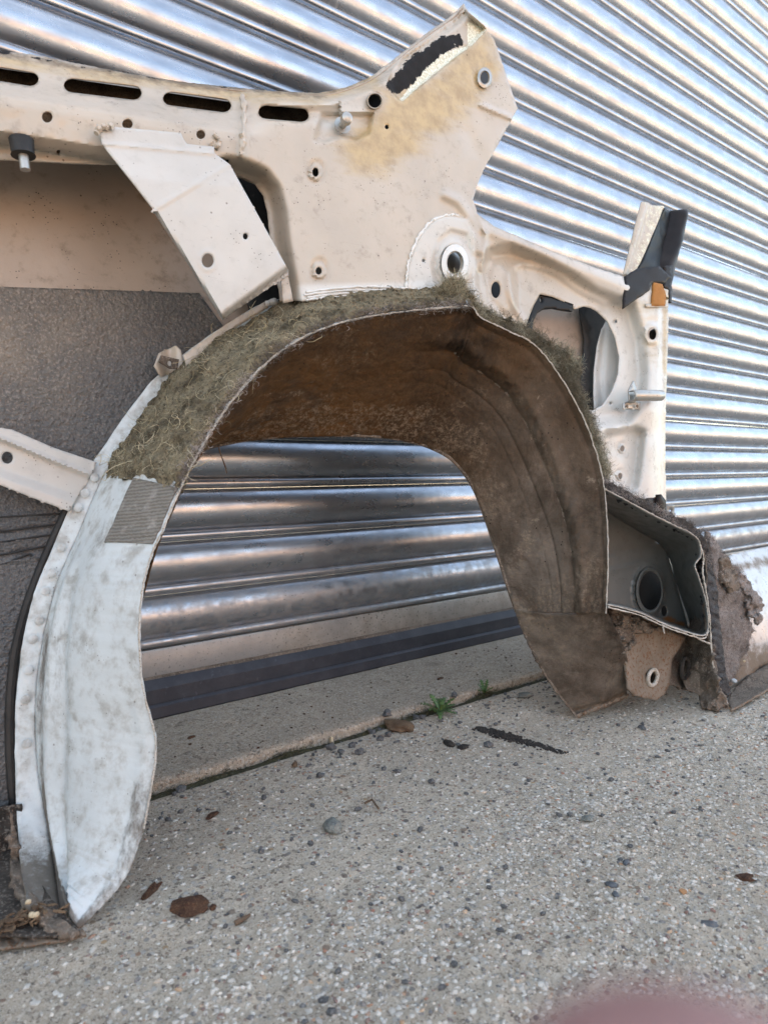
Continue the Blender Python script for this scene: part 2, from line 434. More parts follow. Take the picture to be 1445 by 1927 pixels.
M['feltgrey'] = mat_lump('grey_felt_sound_mat', (.15, .13, .12), (.25, .225, .21), (.10, .075, .055), 90)
M['grime'] = mat_lump('caked_brown_grime', (.07, .055, .043), (.15, .12, .095), (.24, .20, .16), 90)
M['rustmetal'] = mat_lump('rusty_dusty_steel', (.15, .12, .09), (.20, .165, .13), (.13, .06, .025), 60, .8)
M['mudlight'] = mat_lump('dry_mud', (.10, .08, .062), (.17, .14, .11), (.06, .045, .033), 120, .95)
M['earth'] = mat_lump('dry_brown_earth_and_slot_shade', (.10, .06, .035), (.17, .115, .07), (.05, .03, .02), 200)  # real earth, and the sheet that stands in for shade behind the slots
M['darkgrime'] = mat_lump('black_brown_sill_dirt', (.022, .018, .015), (.05, .042, .035), (.16, .14, .12), 80)
M['soil'] = mat_lump('black_soil', (.014, .012, .011), (.035, .03, .026), (.08, .07, .06), 200)
M['rustflake'] = mat_lump('rust_flake', (.035, .015, .010), (.07, .035, .02), (.16, .09, .05), 200)
M['stone'] = mat_lump('dark_grey_stone', (.055, .06, .065), (.10, .10, .10), (.19, .19, .185), 200, .75)
M['lightstone'] = mat_lump('grey_green_stone', (.13, .14, .13), (.20, .21, .19), (.09, .09, .09), 150, .7)
M['cutedge'] = mat_lump('ragged_cut_steel_edge', (.42, .38, .32), (.55, .52, .47), (.2, .15, .1), 200, .6)
M['felt'] = mat_lump('grey_brown_wool_felt', (.06, .049, .031), (.21, .178, .115), (.04, .033, .026), 110, 1)
def mat_fib(nm, base, var):
    n = NB(nm); v = n.attr('tone'); c = n.mix(v, base, var); return n.done(c, .8, 0, .2)
M['fibre'] = mat_fib('wool_fibre', (.11, .088, .052), (.46, .41, .28))
M['fibredark'] = mat_fib('grey_green_wool_fibre', (.12, .105, .075), (.44, .41, .30))
M['thread'] = mat_fib('pale_coarse_thread', (.34, .28, .16), (.62, .56, .40))
M['fibregrey'] = mat_fib('grey_felt_fibre', (.10, .085, .075), (.42, .37, .34))
def mat_tape():
    n = NB('woven_grey_cloth_tape'); n2 = n.t.nodes.new('ShaderNodeTexWave'); n2.bands_direction = 'Z'; n.link(n.map((1, 1, 1), (0, .25, 0)), n2.inputs[0]); n2.inputs['Scale'].default_value = 120; n2.inputs['Distortion'].default_value = 3.2; n2.inputs['Detail'].default_value = 3; n2.inputs['Detail Scale'].default_value = 3
    wv = n2.outputs['Fac']; c = n.mix(n.step(wv, .2, .8), (.13, .118, .10), (.20, .185, .16)); c = n.mix(n.step(n.noise(60, 5, .7), .5, .8), c, (.33, .31, .28)); n.bump(wv, .6, .0008); n.bump(n.noise(900, 2), .3, .0003); return n.done(c, .8)
M['tape'] = mat_tape()

def mat_concrete(nm, agg=1.0, tint=(1, 1, 1)):
    n = NB(nm); big = n.noise(2.2, 6, .65); mid = n.noise(28, 8, .72); f = n.noise(330, 6, .75); g = n.noise(900, 3, .7)
    T = lambda c: tuple(a*b for a, b in zip(c, tint))
    c = n.mix(n.step(mid, .3, .7), T((.40, .365, .305)), T((.53, .485, .41)))
    c = n.mix(n.step(big, .4, .65, 0, .5), c, T((.28, .255, .215)))
    f2 = n.noise(170, 5, .8)
    c = n.mix(n.step(f2, .53, .60), c, T((.56, .535, .48)))
    pit = n.mul(n.step(n.noise(120, 6, .75), .57, .63), n.step(n.noise(6, 4), .35, .6, .35, 1)); c = n.mix(n.mul(pit, .8), c, T((.15, .135, .115)))
    c = n.mix(n.step(f, .55, .60), c, T((.13, .115, .10)))
    c = n.mix(n.mul(n.step(g, .54, .62), .75), c, T((.60, .585, .55)))
    vd = n.vor(170); vc = n.vor(170, out='Color')
    sv = n.t.nodes.new('ShaderNodeSeparateColor'); n.link(vc, sv.inputs[0])
    stc = n.ramp(sv.outputs[0], [(0, (.40, .38, .35)), (.35, (.50, .48, .44)), (.6, (.20, .19, .18)), (.78, (.32, .20, .13)), (.9, (.10, .10, .11)), (1, (.42, .28, .15))])
    sel = n.mul(n.step(vd, .42, .34), n.step(n.math('ADD', sv.outputs[1], n.mul(n.math('SUBTRACT', n.noise(7, 3), .5), .9)), .62, .66))
    c = n.mix(n.mul(sel, .85*agg), c, stc)
    vd2 = n.vor(75); vc2 = n.vor(75, out='Color'); s2 = n.t.nodes.new('ShaderNodeSeparateColor'); n.link(vc2, s2.inputs[0])
    sel2 = n.mul(n.step(vd2, .26, .22), n.step(s2.outputs[1], .80, .82)); c = n.mix(n.mul(sel2, .9*agg), c, n.ramp(s2.outputs[0], [(0, (.12, .115, .11)), (.5, (.26, .2, .15)), (1, (.5, .47, .42))]))
    st = n.step(n.noise(9, 7, .7, n.map(loc=(3, 1, 0))), .60, .72, 0, .45); c = n.mix(st, c, T((.15, .135, .115)))
    n.bump(mid, .5, .006); n.bump(f, 1.0, .003); n.bump(n.math('SUBTRACT', 1.0, pit), .8, .0016); n.bump(n.math('ADD', n.mul(sel, .5), n.mul(g, .5)), .8, .0014)
    return n.done(c, .88, 0, .25)
M['concrete'] = mat_concrete('weathered_concrete', 1.0, (1.13, 1.06, .985))
M['slab'] = mat_concrete('smoother_concrete_sill', .55, (.92, .87, .81))
def mat_pebble():
    n = NB('mixed_aggregate_pebbles'); v = n.attr('tone')
    c = n.ramp(v, [(0, (.38, .355, .32)), (.25, (.60, .57, .51)), (.50, (.48, .45, .40)), (.72, (.27, .25, .22)), (.82, (.08, .08, .085)), (.87, (.24, .11, .07)), (.92, (.42, .26, .14)), (.96, (.62, .59, .52)), (1, (.3, .27, .24))])
    c = n.mix(n.step(n.noise(500, 4, .7), .35, .7, 0, .5), c, (.36, .34, .31)); n.bump(n.noise(700, 3), .5, .0006); return n.done(c, .85, 0, .3)
M['pebble'] = mat_pebble()
def mat_simple(nm, c, ro=.6, metal=0, c2=None, sc=40):
    n = NB(nm); k = n.mix(n.step(n.noise(sc, 5, .7), .35, .65), c, c2 or tuple(x*.7 for x in c)); n.bump(n.noise(sc*5, 3), .3, .001); return n.done(k, ro, metal)
M['leaf'] = mat_simple('weed_leaf', (.09, .16, .045), .5, 0, (.05, .10, .03), 200)
M['moss'] = mat_fib('moss_strand', (.04, .04, .018), (.15, .145, .07))
M['mosscore'] = mat_lump('damp_moss_and_soil', (.025, .022, .015), (.05, .047, .025), (.11, .10, .065), 150)
M['twig'] = mat_simple('dead_twig', (.12, .08, .05), .8, 0, None, 300)
M['glass'] = mat_simple('pale_glass_cube', (.55, .62, .66), .15, 0)
M['wood'] = mat_simple('pale_wood_chip', (.55, .45, .30), .7, 0, None, 200)
M['skinflesh'] = mat_simple('skin', (.33, .19, .18), .45, 0, (.30, .165, .155), 60)
M['sleeve'] = mat_simple('dark_sleeve_cloth', (.04, .045, .06), .85, 0, None, 90)
M['slate'] = mat_simple('blue_grey_slate', (.05, .058, .07), .55, 0, (.09, .10, .11), 150)
M['cladding'] = mat_simple('pale_grey_cladding', (.42, .42, .40), .6, 0, None, 3)
M['render'] = mat_simple('pale_render', (.62, .50, .38), .85, 0, (.52, .41, .30), 2)
def mat_brick():
    n = NB('warm_brickwork'); br = n.t.nodes.new('ShaderNodeTexBrick'); n.link(n.map((1, 1, 1), (math.pi/2, 0, 0)), br.inputs[0]); br.inputs['Scale'].default_value = 1
    br.inputs['Brick Width'].default_value = .225; br.inputs['Row Height'].default_value = .075; br.inputs['Mortar Size'].default_value = .01
    br.inputs['Color1'].default_value = (.46, .23, .125, 1); br.inputs['Color2'].default_value = (.52, .28, .16, 1); br.inputs['Mortar'].default_value = (.35, .3, .25, 1)
    return n.done(br.outputs[0], .85)
M['brick'] = mat_brick()
# ================================================================== SETTING
def structure(o): return tag(o, kind='structure')

def plane_grid(xs, ys, zf):
    X, Y = np.meshgrid(xs, ys, indexing='ij'); Z = zf(X, Y)
    V = np.stack([X, Y, Z], -1).reshape(-1, 3)
    return V, grid_faces(len(xs), len(ys))

JY = -0.211                                   # joint between the yard concrete and the door sill slab
def ground_z(X, Y):
    near = np.clip(1-(np.abs(X-.7)-1.2), 0, 1)
    z = fbm(X, Y, .11, 2, 2)*.0011+(fbm(X, Y, .018, 5, 3)*.0006+fbm(X, Y, .008, 8, 2)*.0005)*near*(.6+.9*sstep((-.42-Y)/.1))
    z = z-.007*np.exp(-((Y-(JY-.003))/.006)**2)
    z = np.where(Y > JY+.002, -.03, z)
    far = np.clip((np.maximum(np.abs(X), np.abs(Y))-3)/5, 0, 1)
    return z*(1-far)
xs = np.r_[-200, -60, -20, -8, -4, -2, -1, -.5, np.arange(-.15, 1.8, .0032), 2.2, 2.6, 3.2, 4, 6, 10, 25, 80, 200]
ys = np.r_[-200, -80, -30, -14, -8, -4, -2.4, -1.6, -1.2, np.arange(-.96, -.19, .003), -.15, -.1]
V, Fc = plane_grid(xs, ys, ground_z)
structure(mesh_obj('ground', V, Fc, M['concrete'], angle=180))

def slab_z(X, Y):
    e = JY+.003+vnoise(X, 0*Y, .03, 3)*.003+vnoise(X, 0*Y, .008, 6)*.0015
    d = Y-e
    return .012-.004*np.exp(-np.clip(d, 0, 1)/.004)+fbm(X, Y, .09, 3, 2)*.0006+fbm(X, Y, .012, 5, 2)*.0003
xs = np.r_[-4, -2, -1, -.4, np.arange(-.1, 2.2, .006), 2.5, 3, 4, 6, 9]
t = np.r_[-.03, -.012, np.arange(0, 1, .022)**1.4, 1.6]
X, T = np.meshgrid(xs, np.arange(len(t)), indexing='ij'); tt = t[T]
edge = JY+.003+vnoise(X, 0*X, .03, 3)*.003+vnoise(X, 0*X, .008, 6)*.0015
Y = np.where(tt < 0, edge, edge+tt*.24); Z = np.where(tt < 0, tt, slab_z(X, Y)); Z = np.where(tt == 0, slab_z(X, Y)-.001, Z)
structure(mesh_obj('sill_slab', np.stack([X, Y, Z], -1).reshape(-1, 3), grid_faces(len(xs), len(t)), M['slab'], angle=180))

def box(x0, x1, y0, y1, z0, z1):
    V = [(x, y, z) for x in (x0, x1) for y in (y0, y1) for z in (z0, z1)]
    return np.array(V, float), [(0, 1, 3, 2), (4, 6, 7, 5), (0, 4, 5, 1), (2, 3, 7, 6), (0, 2, 6, 4), (1, 5, 7, 3)]

# the unit the shutter belongs to (its height puts the yard in shade)
bl = empty('industrial_unit', (1.5, .2, 0), 'pale clad industrial unit wall the roller shutter is set in', 'building')
wb = [box(-9, -1.6, .06, .5, -.1, 5.5), box(5.2, 14, .06, .5, -.1, 5.5), box(-1.6, 5.2, .06, .5, 2.98, 5.5)]
mesh_obj('wall', *join(wb), M['cladding'], bl, smooth=False)
mesh_obj('floor', *box(-1.6, 5.2, .14, 5, -.1, .004), M['slab'], bl, smooth=False)
mesh_obj('roof', *box(-9, 14, .5, 8, 5.3, 5.5), M['cladding'], bl, smooth=False)

# building across the yard, sunlit, seen only as the warm band in the slats
op = empty('brick_building', (2, -12, 0), 'sunlit brick building across the yard mirrored in the slats', 'building')
mesh_obj('wall', *box(-22, 26, -12.4, -12, -.1, 3.0), M['brick'], op, smooth=False)
mesh_obj('roof', *box(-22.2, 26.2, -17, -11.8, 3.0, 3.2), M['cladding'], op, smooth=False)

# ------------------------------------------------------------------ roller shutter
sh = empty('roller_shutter', (1.5, 0, .012), 'galvanised steel roller shutter with horizontal curved slats behind the cut body panel', 'roller shutter')
PZ = .075
prof = [(.0045, 0), (.0035, -.0012)]
for k in range(15):
    a = math.radians(-47+94*k/14); R = .0383; zc = -.0305; prof.append((.0262-R*math.cos(a), zc-R*math.sin(a)))
prof += [(.0012, -.0598)]
for k in range(8):
    a = math.radians(-68+136*k/7); R = .0071; prof.append((.0018-R*math.cos(a), -.0665-R*math.sin(a)))
prof += [(.0035, -.0738), (.0055, -.0748)]
prof = np.array(prof)
sx = np.linspace(-1.6, 5.2, 90)
slat_me = []
for q in range(4):
    n = len(prof); V = []
    for x in sx:
        dz = vnoise(np.array([x]), np.array([q*3.3]), .5, q)[0]*.0006; dy = vnoise(np.array([x]), np.array([q*5.1]), .35, q+9)[0]*.0009
        for (yy, zz) in prof: V.append((x-1.5, yy+dy, zz+dz))
    Fq = [(i*n+j, i*n+j+1, (i+1)*n+j+1, (i+1)*n+j) for i in range(len(sx)-1) for j in range(n-1)]
    me = bpy.data.meshes.new('slat'); me.from_pydata(V, [], Fq); me.materials.append(M['slat']); me.shade_smooth(); me.set_sharp_from_angle(angle=math.radians(50)); slat_me.append(me)
for k in range(39):
    o = bpy.data.objects.new('slat', slat_me[(k*7+k//3) % 4]); COL.objects.link(o); o.parent = sh
    o.location = (0, rnd.uniform(-.0006, .0006), .106+PZ*(k+1)-.012+.0)
def prism(name, pr, mat, parent, x0=-1.6, x1=5.2, nx=60, wob=.0008, seed=0):
    V = []; n = len(pr)
    for x in np.linspace(x0, x1, nx):
        d = vnoise(np.array([x]), np.array([0.]), .4, seed)[0]*wob
        V += [(x, y+d, z) for y, z in pr]
    Fq = [(i*n+j, i*n+(j+1) % n, (i+1)*n+(j+1) % n, (i+1)*n+j) for i in range(nx-1) for j in range(n)]
    return mesh_obj(name, V, Fq, mat, parent, angle=25)
prism('bottom_rail', [(.004, .1065), (-.002, .1055), (-.0035, .102), (-.0045, .070), (-.004, .066), (.01, .066), (.01, .1065)][::-1], M['rail'], sh)
prism('dust_ledge', [(-.003, .0685), (-.0065, .0672), (-.009, .0645), (-.003, .064)][::-1], M['grime'], sh, wob=.002, seed=4, nx=400)
prism('rubber_seal', [(0, .0655), (-.0095, .0650), (-.018, .0535), (-.0185, .0525), (-.019, .0325), (0, .032)][::-1], M['rubber'], sh)
prism('rubber_lip', [(0, .032), (-.0193, .032), (-.0235, .0285), (-.0245, .0145), (-.0225, .0118), (0, .0118)][::-1], M['rubber'], sh)
for x in (-1.66, 5.2):
    mesh_obj('guide_rail', *box(x, x+.07, -.05, .06, .012, 2.95), M['cladding'], sh, smooth=False)

# ================================================================== BODY SECTION
car = empty('car_body_section', tuple(GP(700, 1450)), 'sawn off cream car rear quarter with open wheel arch leaning in front of the shutter', 'car body part')

def zoff(X, Y, z):
    """offset that puts traced points at height z"""
    r = rays(X, Y); t = (z-CAM[2])/r[:, 2]; P_ = CAM[None]+t[:, None]*r
    return P_[:, 1]-NM*P_[:, 0]-NK*P_[:, 2]-NC

C1 = [(150, 1750), (205, 1692), (240, 1642), (270, 1560), (287, 1470), (292, 1390), (268, 1290), (262, 1190), (268, 1110), (285, 1045), (305, 1000), (335, 930), (375, 850), (430, 762), (500, 683), (575, 632), (655, 603), (740, 588), (830, 579), (885, 576)]
FL = [(112, 1715, .02), (104, 1640, .07), (90, 1560, .11), (75, 1480, .13), (67, 1400, .135), (66, 1330, .135), (76, 1230, .135), (88, 1170, .135), (105, 1105, .135), (125, 1055, .135), (150, 1000, .135), (190, 905, .135), (228, 845, .135), (285, 765, .135), (345, 700, .13), (430, 640, .125), (510, 590, .12), (600, 566, .11), (720, 556, .10), (870, 548, .09)]
EO = [(52, 1690, .03), (40, 1625, .08), (33, 1550, .12), (29, 1480, .137), (28, 1400, .14), (30, 1320, .14), (40, 1225, .14), (50, 1170, .14), (68, 1105, .14), (88, 1058, .14), (112, 1000, .14), (160, 898, .14), (203, 828, .14), (255, 755, .14), (312, 692, .135), (418, 615, .13), (500, 568, .125), (590, 555, .115), (710, 548, .105), (862, 542, .095)]

# --- outer skin, seen from inside
LIPL = [(375, 850), (430, 833), (490, 824), (560, 819), (630, 818), (700, 820), (740, 824), (780, 832), (800, 838), (835, 853), (870, 885), (895, 930), (915, 985), (935, 1040), (950, 1090), (962, 1130), (972, 1150)]
skin_out = [(-260, 120), (0, 122), (440, 190), (600, 202), (700, 180), (850, 80), (900, 100), (940, 205), (880, 340), (878, 405), (1000, 475), (1170, 545), (1232, 600), (1238, 930), (1190, 1000), (1150, 1150), (1075, 1300), (1040, 1283), (1004, 1213)]+[(x-3, y-6) for x, y in LIPL[::-1]]+[(320, 905), (272, 1010), (235, 1150), (215, 1350), (190, 1560), (110, 1650), (40, 1560), (-20, 1528), (-260, 1520)]
def skin_off(X, Y):
    return .150+.012*sstep((Y-1100)/400)*0+fbm(X, Y, 260, 3, 2)*.003+.003*boss(X, Y, [(-300, 300), (480, 300), (480, 535), (-300, 525)], 30)
sheet('outer_skin', skin_out, M['skin'], car, skin_off, step=16, thick=.0012,
      attrs={'dirt': lambda X, Y: .38*np.exp(-((Y-535)/28)**2)*(X < 420)+.25*np.exp(-((X-330)/50)**2-((Y-520)/22)**2), 'glue': lambda X, Y: 0*X})
pad_out = [(-260, 530), (0, 539), (200, 545), (375, 551), (410, 600), (440, 640), (350, 720), (285, 790), (225, 870), (185, 935), (140, 1030), (100, 1130), (80, 1240), (70, 1340), (68, 1440), (75, 1520), (36, 1520), (0, 1527), (-260, 1535)]
def pad_off(X, Y):
    o = .1455+fbm(X, Y, 120, 8, 2)*.0012+vnoise(X, Y, 9, 2)*.0005
    for k, (ya, yb) in enumerate([(973, 968), (1000, 985), (1020, 1006), (1042, 1026), (1060, 1040)]):
        yy = ya+(yb-ya)*X/150.; o = o+(.0022 if k % 2 else -.0020)*np.exp(-((Y-yy)/3.5)**2)*sstep((130-X)/30)
    return o
sheet('sound_deadening_pad', pad_out, M['pad'], car, pad_off, step=6.5, thick=.003, attrs={'dust': lambda X, Y: np.clip(sstep((980-Y-.3*X)/420)*1.0+.1, 0, 1)*(1-.6*np.exp(-((X-300)/120)**2)*(Y < 800))})  # dust thins lower down; shading beside the right-hand flange is put in too
# dark rubber bead between pad and flange
bead = catmull([(30, 1545), (20, 1450), (18, 1340), (26, 1240), (44, 1160), (68, 1090), (95, 1025), (125, 960)], 8)
mesh_obj('rubber_bead', *tube(PP(bead[:, 0], bead[:, 1], .1445), .0042, 8), M['plug'], car)

for ya, yb, xe in ((973, 966, 128), (1000, 985, 118), (1020, 1004, 112), (1044, 1026, 96), (1062, 1042, 60)):
    q = catmull([(-60, ya+3), (0, ya), (xe*.5, (ya+yb)/2), (xe-6, yb+1), (xe, yb+5)], 5); mesh_obj('pad_seam', *tube(PP(q[:, 0], q[:, 1], .1440), .0011, 6), M['plug'], car)
# --- wheel house: exterior shell
U_ = lambda name: None
def shell_disp(u, v):
    d = .012*np.sin(np.pi*np.clip(v, 0, 1))*(1-.4*u)
    d = d+.004*np.exp(-((v-.80-.03*np.sin(u*7))/.05)**2)*sstep((.55-u)/.2)-.004*np.exp(-((v-.68)/.05)**2)*sstep((.5-u)/.2)
    d = d+.0015*np.exp(-((v-.07)/.03)**2)*sstep((.36-u)/.1)
    d = d+fbm(u*30+v*2, v*6-u*9, 1.6, 4, 3)*.0004
    return d
def sh_dirt(u, v):
    foot = sstep((.022-u+.10*np.clip(v-.55, 0, 1))/.03)
    crease = .45*np.exp(-((v-.93)/.06)**2)*sstep((.40-u)/.1)
    edge = .5*sstep((.10-v)/.03)*sstep((.24-u)/.05)+.6*np.exp(-((v-.11)/.012)**2)*sstep((.24-u)/.05)
    low = .7*sstep((v-.80)/.15)*sstep((.20-u)/.10)
    patch = .55*np.exp(-((u-.50)/.045)**2-((v-.55)/.12)**2)+.4*np.exp(-((u-.33)/.10)**2-((v-.8)/.2)**2)+.22
    return np.clip(foot*.95+crease+edge+low+patch*.8, 0, 1.1)
C1o = [(x, y, 0.0) for x, y in C1]
loft('inner_wheelhouse', C1o, FL, M['liner'], car, 300, 40, shell_disp, thick=.0014, attrs={'dirt': sh_dirt}, key='shell', raggedA=1.2)
fl = loft('flange', FL, EO, M['liner'], car, 260, 8, lambda u, v: .0012*fbm(u*60, v*3, 1.0, 9, 2), thick=.002, attrs={'dirt': lambda u, v: .85*sstep((.12-u)/.08)+.1+.4*np.exp(-(v/.12)**2), 'rust': lambda u, v: .25*(u < .5)*np.exp(-((v-.9)/.2)**2)}, key='flange')
for x, y in [(178, 898), (160, 928), (147, 955), (115, 1030), (98, 1078), (85, 1112), (74, 1168), (62, 1203), (54, 1262), (48, 1317), (50, 1400), (302, 722)]:
    c = PP([x], [y], .1335)[0]; V, Fq = ico(2); V = V*np.array([.0046, .0010, .0046]); mesh_obj('spot_weld', V+c, Fq, M['liner'], fl)

# --- wheel house: brown underside of the outer half
CB = [(205, 1640, .03), (262, 1470, .02), (250, 1290, .012), (252, 1190, .006), (285, 1045, .003), (335, 930, .003), (375, 850, .002), (430, 763, .002), (500, 685, .002), (575, 634, .002), (655, 605, .002), (740, 590, .002), (830, 581, .002), (885, 578, .002), (905, 597, .002), (960, 624, .002), (1005, 648, .002), (1050, 702, .002), (1100, 792, .002), (1130, 882, .002), (1141, 960, .002), (1144, 1060, .002), (1140, 1155, .004)]
LB = [(185, 1600, .12), (200, 1450, .125), (210, 1300, .13), (225, 1150, .135), (268, 1010, .135), (318, 905, .135), (375, 850, .135), (430, 833, .135), (490, 824, .135), (560, 819, .135), (630, 818, .135), (700, 820, .135), (740, 824, .135), (780, 832, .135), (812, 843, .135), (848, 863, .135), (880, 900, .135), (905, 950, .133), (925, 1010, .130), (942, 1062, .127), (954, 1100, .123), (964, 1130, .12), (972, 1152, .118)]
def br_disp(u, v):
    m = sstep((u-.50)/.10); vr = .30+.10*sstep((u-.55)/.3)-.06*sstep((u-.8)/.2)
    d = .010*np.sin(np.pi*v)*0
    d = d+m*.004*np.exp(-((v-vr)/.020)**2)-m*.006*np.exp(-((v-vr+.10)/.05)**2)*(1+.5*vnoise(u*200, v*20, 1.5, 3))
    d = d+m*(.0022*np.exp(-((v-vr-.14)/.012)**2)+.0010*np.exp(-((v-vr-.24)/.010)**2)+.003*np.exp(-((v-.05)/.02)**2))
    d = d+fbm(u*60+v*5, v*12-u*14, 1.8, 6, 3)*.0016+fbm(u*240, v*60, 2.2, 11, 2)*.0006+m*np.exp(-((v-vr+.06)/.03)**2)*vnoise(u*260, v*30, 1.2, 8)*.003
    return d
loft('outer_wheelhouse', CB, LB, M['mud'], car, 420, 100, br_disp, thick=.0016, key='brown',
     attrs={'dust': lambda u, v: np.clip(sstep((u-.58)/.30)*(.55+.45*sstep((v-.1)/.5))+.0*v, 0, 1), 'lite': lambda u, v: np.exp(-((v-.85)/.2)**2)*(.3+.7*sstep((.95-u)/.3))+1.0*sstep((u-.93)/.05),
            'darken': lambda u, v: .8*np.exp(-((u-.60)/.07)**2)*sstep((.45-v)/.2)})
Wb, Nb = SURF['brown']
ii = np.linspace(.60, .985, 120); rdg = []
for uu in ii:
    vr = .30+.10*float(sstep((uu-.55)/.3))-.06*float(sstep((uu-.8)/.2)); a_, b_ = int(uu*(Wb.shape[0]-1)), int(vr*(Wb.shape[1]-1)); rdg.append(Wb[a_, b_]+Nb[a_, b_]*.003)
rdg = np.array(rdg); rdg = np.stack([np.convolve(np.pad(rdg[:, k], 4, mode='edge'), np.ones(9)/9, 'valid') for k in range(3)], 1)+rng.normal(0, .00045, rdg.shape)
mesh_obj('seam_ridge', *tube(rdg, .0042*(1+.35*vnoise(np.arange(120)*1., np.zeros(120), 2.5, 3)+.2*rng.uniform(-1, 1, 120)), 8), M['mudlight'], car)
# lip of the arch
lp = catmull([(x, y, o) for x, y, o in LB[3:]], 6)
mesh_obj('arch_lip', *tube(PP(lp[:, 0], lp[:, 1], lp[:, 2]), .0026, 8), M['grime'], car)
def edge_tube(name, pts, off, r, mat=None, jit=.00025, per=10, parent=None):
    p = catmull([tuple(q[:2])+((q[2],) if len(q) > 2 else (off,)) for q in pts], per)
    W = PP(p[:, 0], p[:, 1], p[:, 2]); W = W+rng.normal(0, jit, W.shape)
    rr = r*(1+.45*rng.uniform(-1, 1, len(W)))
    return mesh_obj(name, *tube(W, rr, 5), mat or M['cutedge'], parent or car)
edge_tube('cut_edge', [(x, y, -.001) for x, y in C1[3:]]+[(905, 597, -.001), (960, 624, -.001), (1005, 648, -.001), (1050, 702, -.001), (1100, 792, -.001), (1130, 882, -.001), (1141, 960, 0), (1144, 1060, 0), (1140, 1155, .003)], 0, .0008, per=14)

# lower lobe of the arch liner
loft('arch_tail', [(1140, 1148, .012), (1160, 1185, .02), (1176, 1225, .03), (1183, 1265, .045), (1182, 1312, .066)], [(970, 1146, .118), (988, 1195, .116), (1012, 1245, .111), (1045, 1298, .104), (1085, 1350, .095)], M['mud'], car, 60, 34,
     lambda u, v: -.010*np.sin(np.pi*v)*(1-u*.5)+fbm(u*14, v*9, 1.6, 3, 3)*.0016+.006*np.exp(-((u-.96)/.03)**2), thick=.0016,
     attrs={'dust': lambda u, v: 1.0-.0*u, 'lite': lambda u, v: .35+.3*np.exp(-((u-.95)/.05)**2), 'darken': lambda u, v: .7*np.exp(-(v/.25)**2)*(1-u)})
edge_tube('cut_edge', [(972, 1150, .117), (988, 1195, .115), (1012, 1245, .11), (1045, 1298, .103), (1084, 1348, .094)], 0, .0022, M['grime'])
edge_tube('cut_edge', [(1085, 1348, .093), (1110, 1338, .085), (1150, 1322, .074), (1182, 1308, .066)], 0, .0026, M['rustmetal'])

# --- inner panel with the top rail and the door pillar
ip_out = [(-260, 52), (0, 95), (60, 101), (140, 117), (250, 139), (350, 154), (440, 163), (520, 171), (600, 174), (650, 164), (700, 142), (740, 111), (800, 63), (850, 28), (872, 5), (880, 22), (914, 52), (931, 76), (948, 125), (962, 168), (974, 203), (955, 238), (935, 275), (912, 315), (897, 350), (890, 375), (899, 402), (930, 425), (1000, 455), (1060, 480), (1120, 503), (1180, 522), (1225, 534), (1257, 545), (1258, 600), (1255, 700), (1252, 800), (1252, 880), (1254, 942), (1235, 958), (1200, 950), (1170, 930), (1140, 905),
          (1125, 850), (1105, 780), (1080, 730), (1045, 665), (1000, 635), (940, 606), (895, 575), (850, 552), (700, 556), (575, 566), (528, 566), (524, 540), (516, 500), (508, 450), (503, 400), (495, 367), (480, 347), (455, 336), (432, 331), (430, 300), (415, 297), (200, 309), (0, 300), (-260, 292)]
def slot(a, b, c, d, r=14):
    """rounded parallelogram slot: left, right ends"""
    pts = []
    for (x, y, s) in ((a, b, -1), (c, d, 1)):
        for t in np.linspace(-math.pi/2, math.pi/2, 7):
            tt = t if s > 0 else t
            pts.append((x+s*math.cos(t)*r*1.15+s*0, y+(math.sin(t)*r if s > 0 else -math.sin(t)*r)))
    return pts
big_open = [(989, 616), (996, 595), (1004, 575), (1016, 553), (1040, 558), (1060, 567), (1075, 575), (1081, 582), (1099, 576), (1112, 579), (1123, 585), (1144, 606), (1158, 637), (1165, 672), (1163, 703), (1151, 737), (1134, 762), (1116, 772), (1104, 771), (1085, 728), (1048, 662), (1005, 632)]
holes = [slot(-40, 131, 57, 147, 14), slot(136, 159, 251, 173, 14), slot(322, 184, 420, 197, 13.5), slot(500, 210, 567, 216, 12.5),
         ell(89, 219, 10, 11), ell(240, 232, 10, 10), ell(378, 252, 8.5, 9), ell(594, 323, 6.5, 9), ell(600, 509, 6.5, 7.5), ell(705, 189, 12.5, 13), ell(728, 238, 4, 4.5, 10),
         ell(912, 145, 8.5, 13), ell(854, 494, 13, 21), ell(797, 490, 3, 3.5, 8), ell(933, 545, 9, 15.5), ell(1159, 604, 3, 3, 8), ell(1227, 628, 9, 12), ell(1149, 759, 2.6, 2.6, 8), ell(1171, 844, 4.5, 7), ell(1167, 896, 4.5, 7), ell(110, 285, 4, 4, 8)]
holes.append(big_open)
OPEN = [(430, 331), (455, 336), (480, 347), (495, 367), (503, 400), (508, 450), (516, 500), (524, 540), (528, 570)]
STRIP = [(730, 150), (760, 108), (800, 80), (850, 42), (874, 20), (914, 54), (880, 88), (840, 120), (790, 160), (755, 188), (742, 176)]
PLATE = [(765, 545), (767, 510), (775, 478), (792, 440), (818, 412), (850, 404), (880, 414), (893, 440), (893, 500), (893, 560)]
REC1 = [(925, 474), (962, 466), (1008, 484), (1060, 512), (1120, 548), (1188, 574), (1207, 640), (1212, 700), (1208, 752), (1180, 790), (1120, 795), (1060, 700), (1000, 655), (950, 622), (912, 570), (905, 515)]
REC2 = [(1118, 842), (1140, 815), (1196, 806), (1210, 812), (1203, 870), (1196, 915), (1170, 945), (1120, 900)]
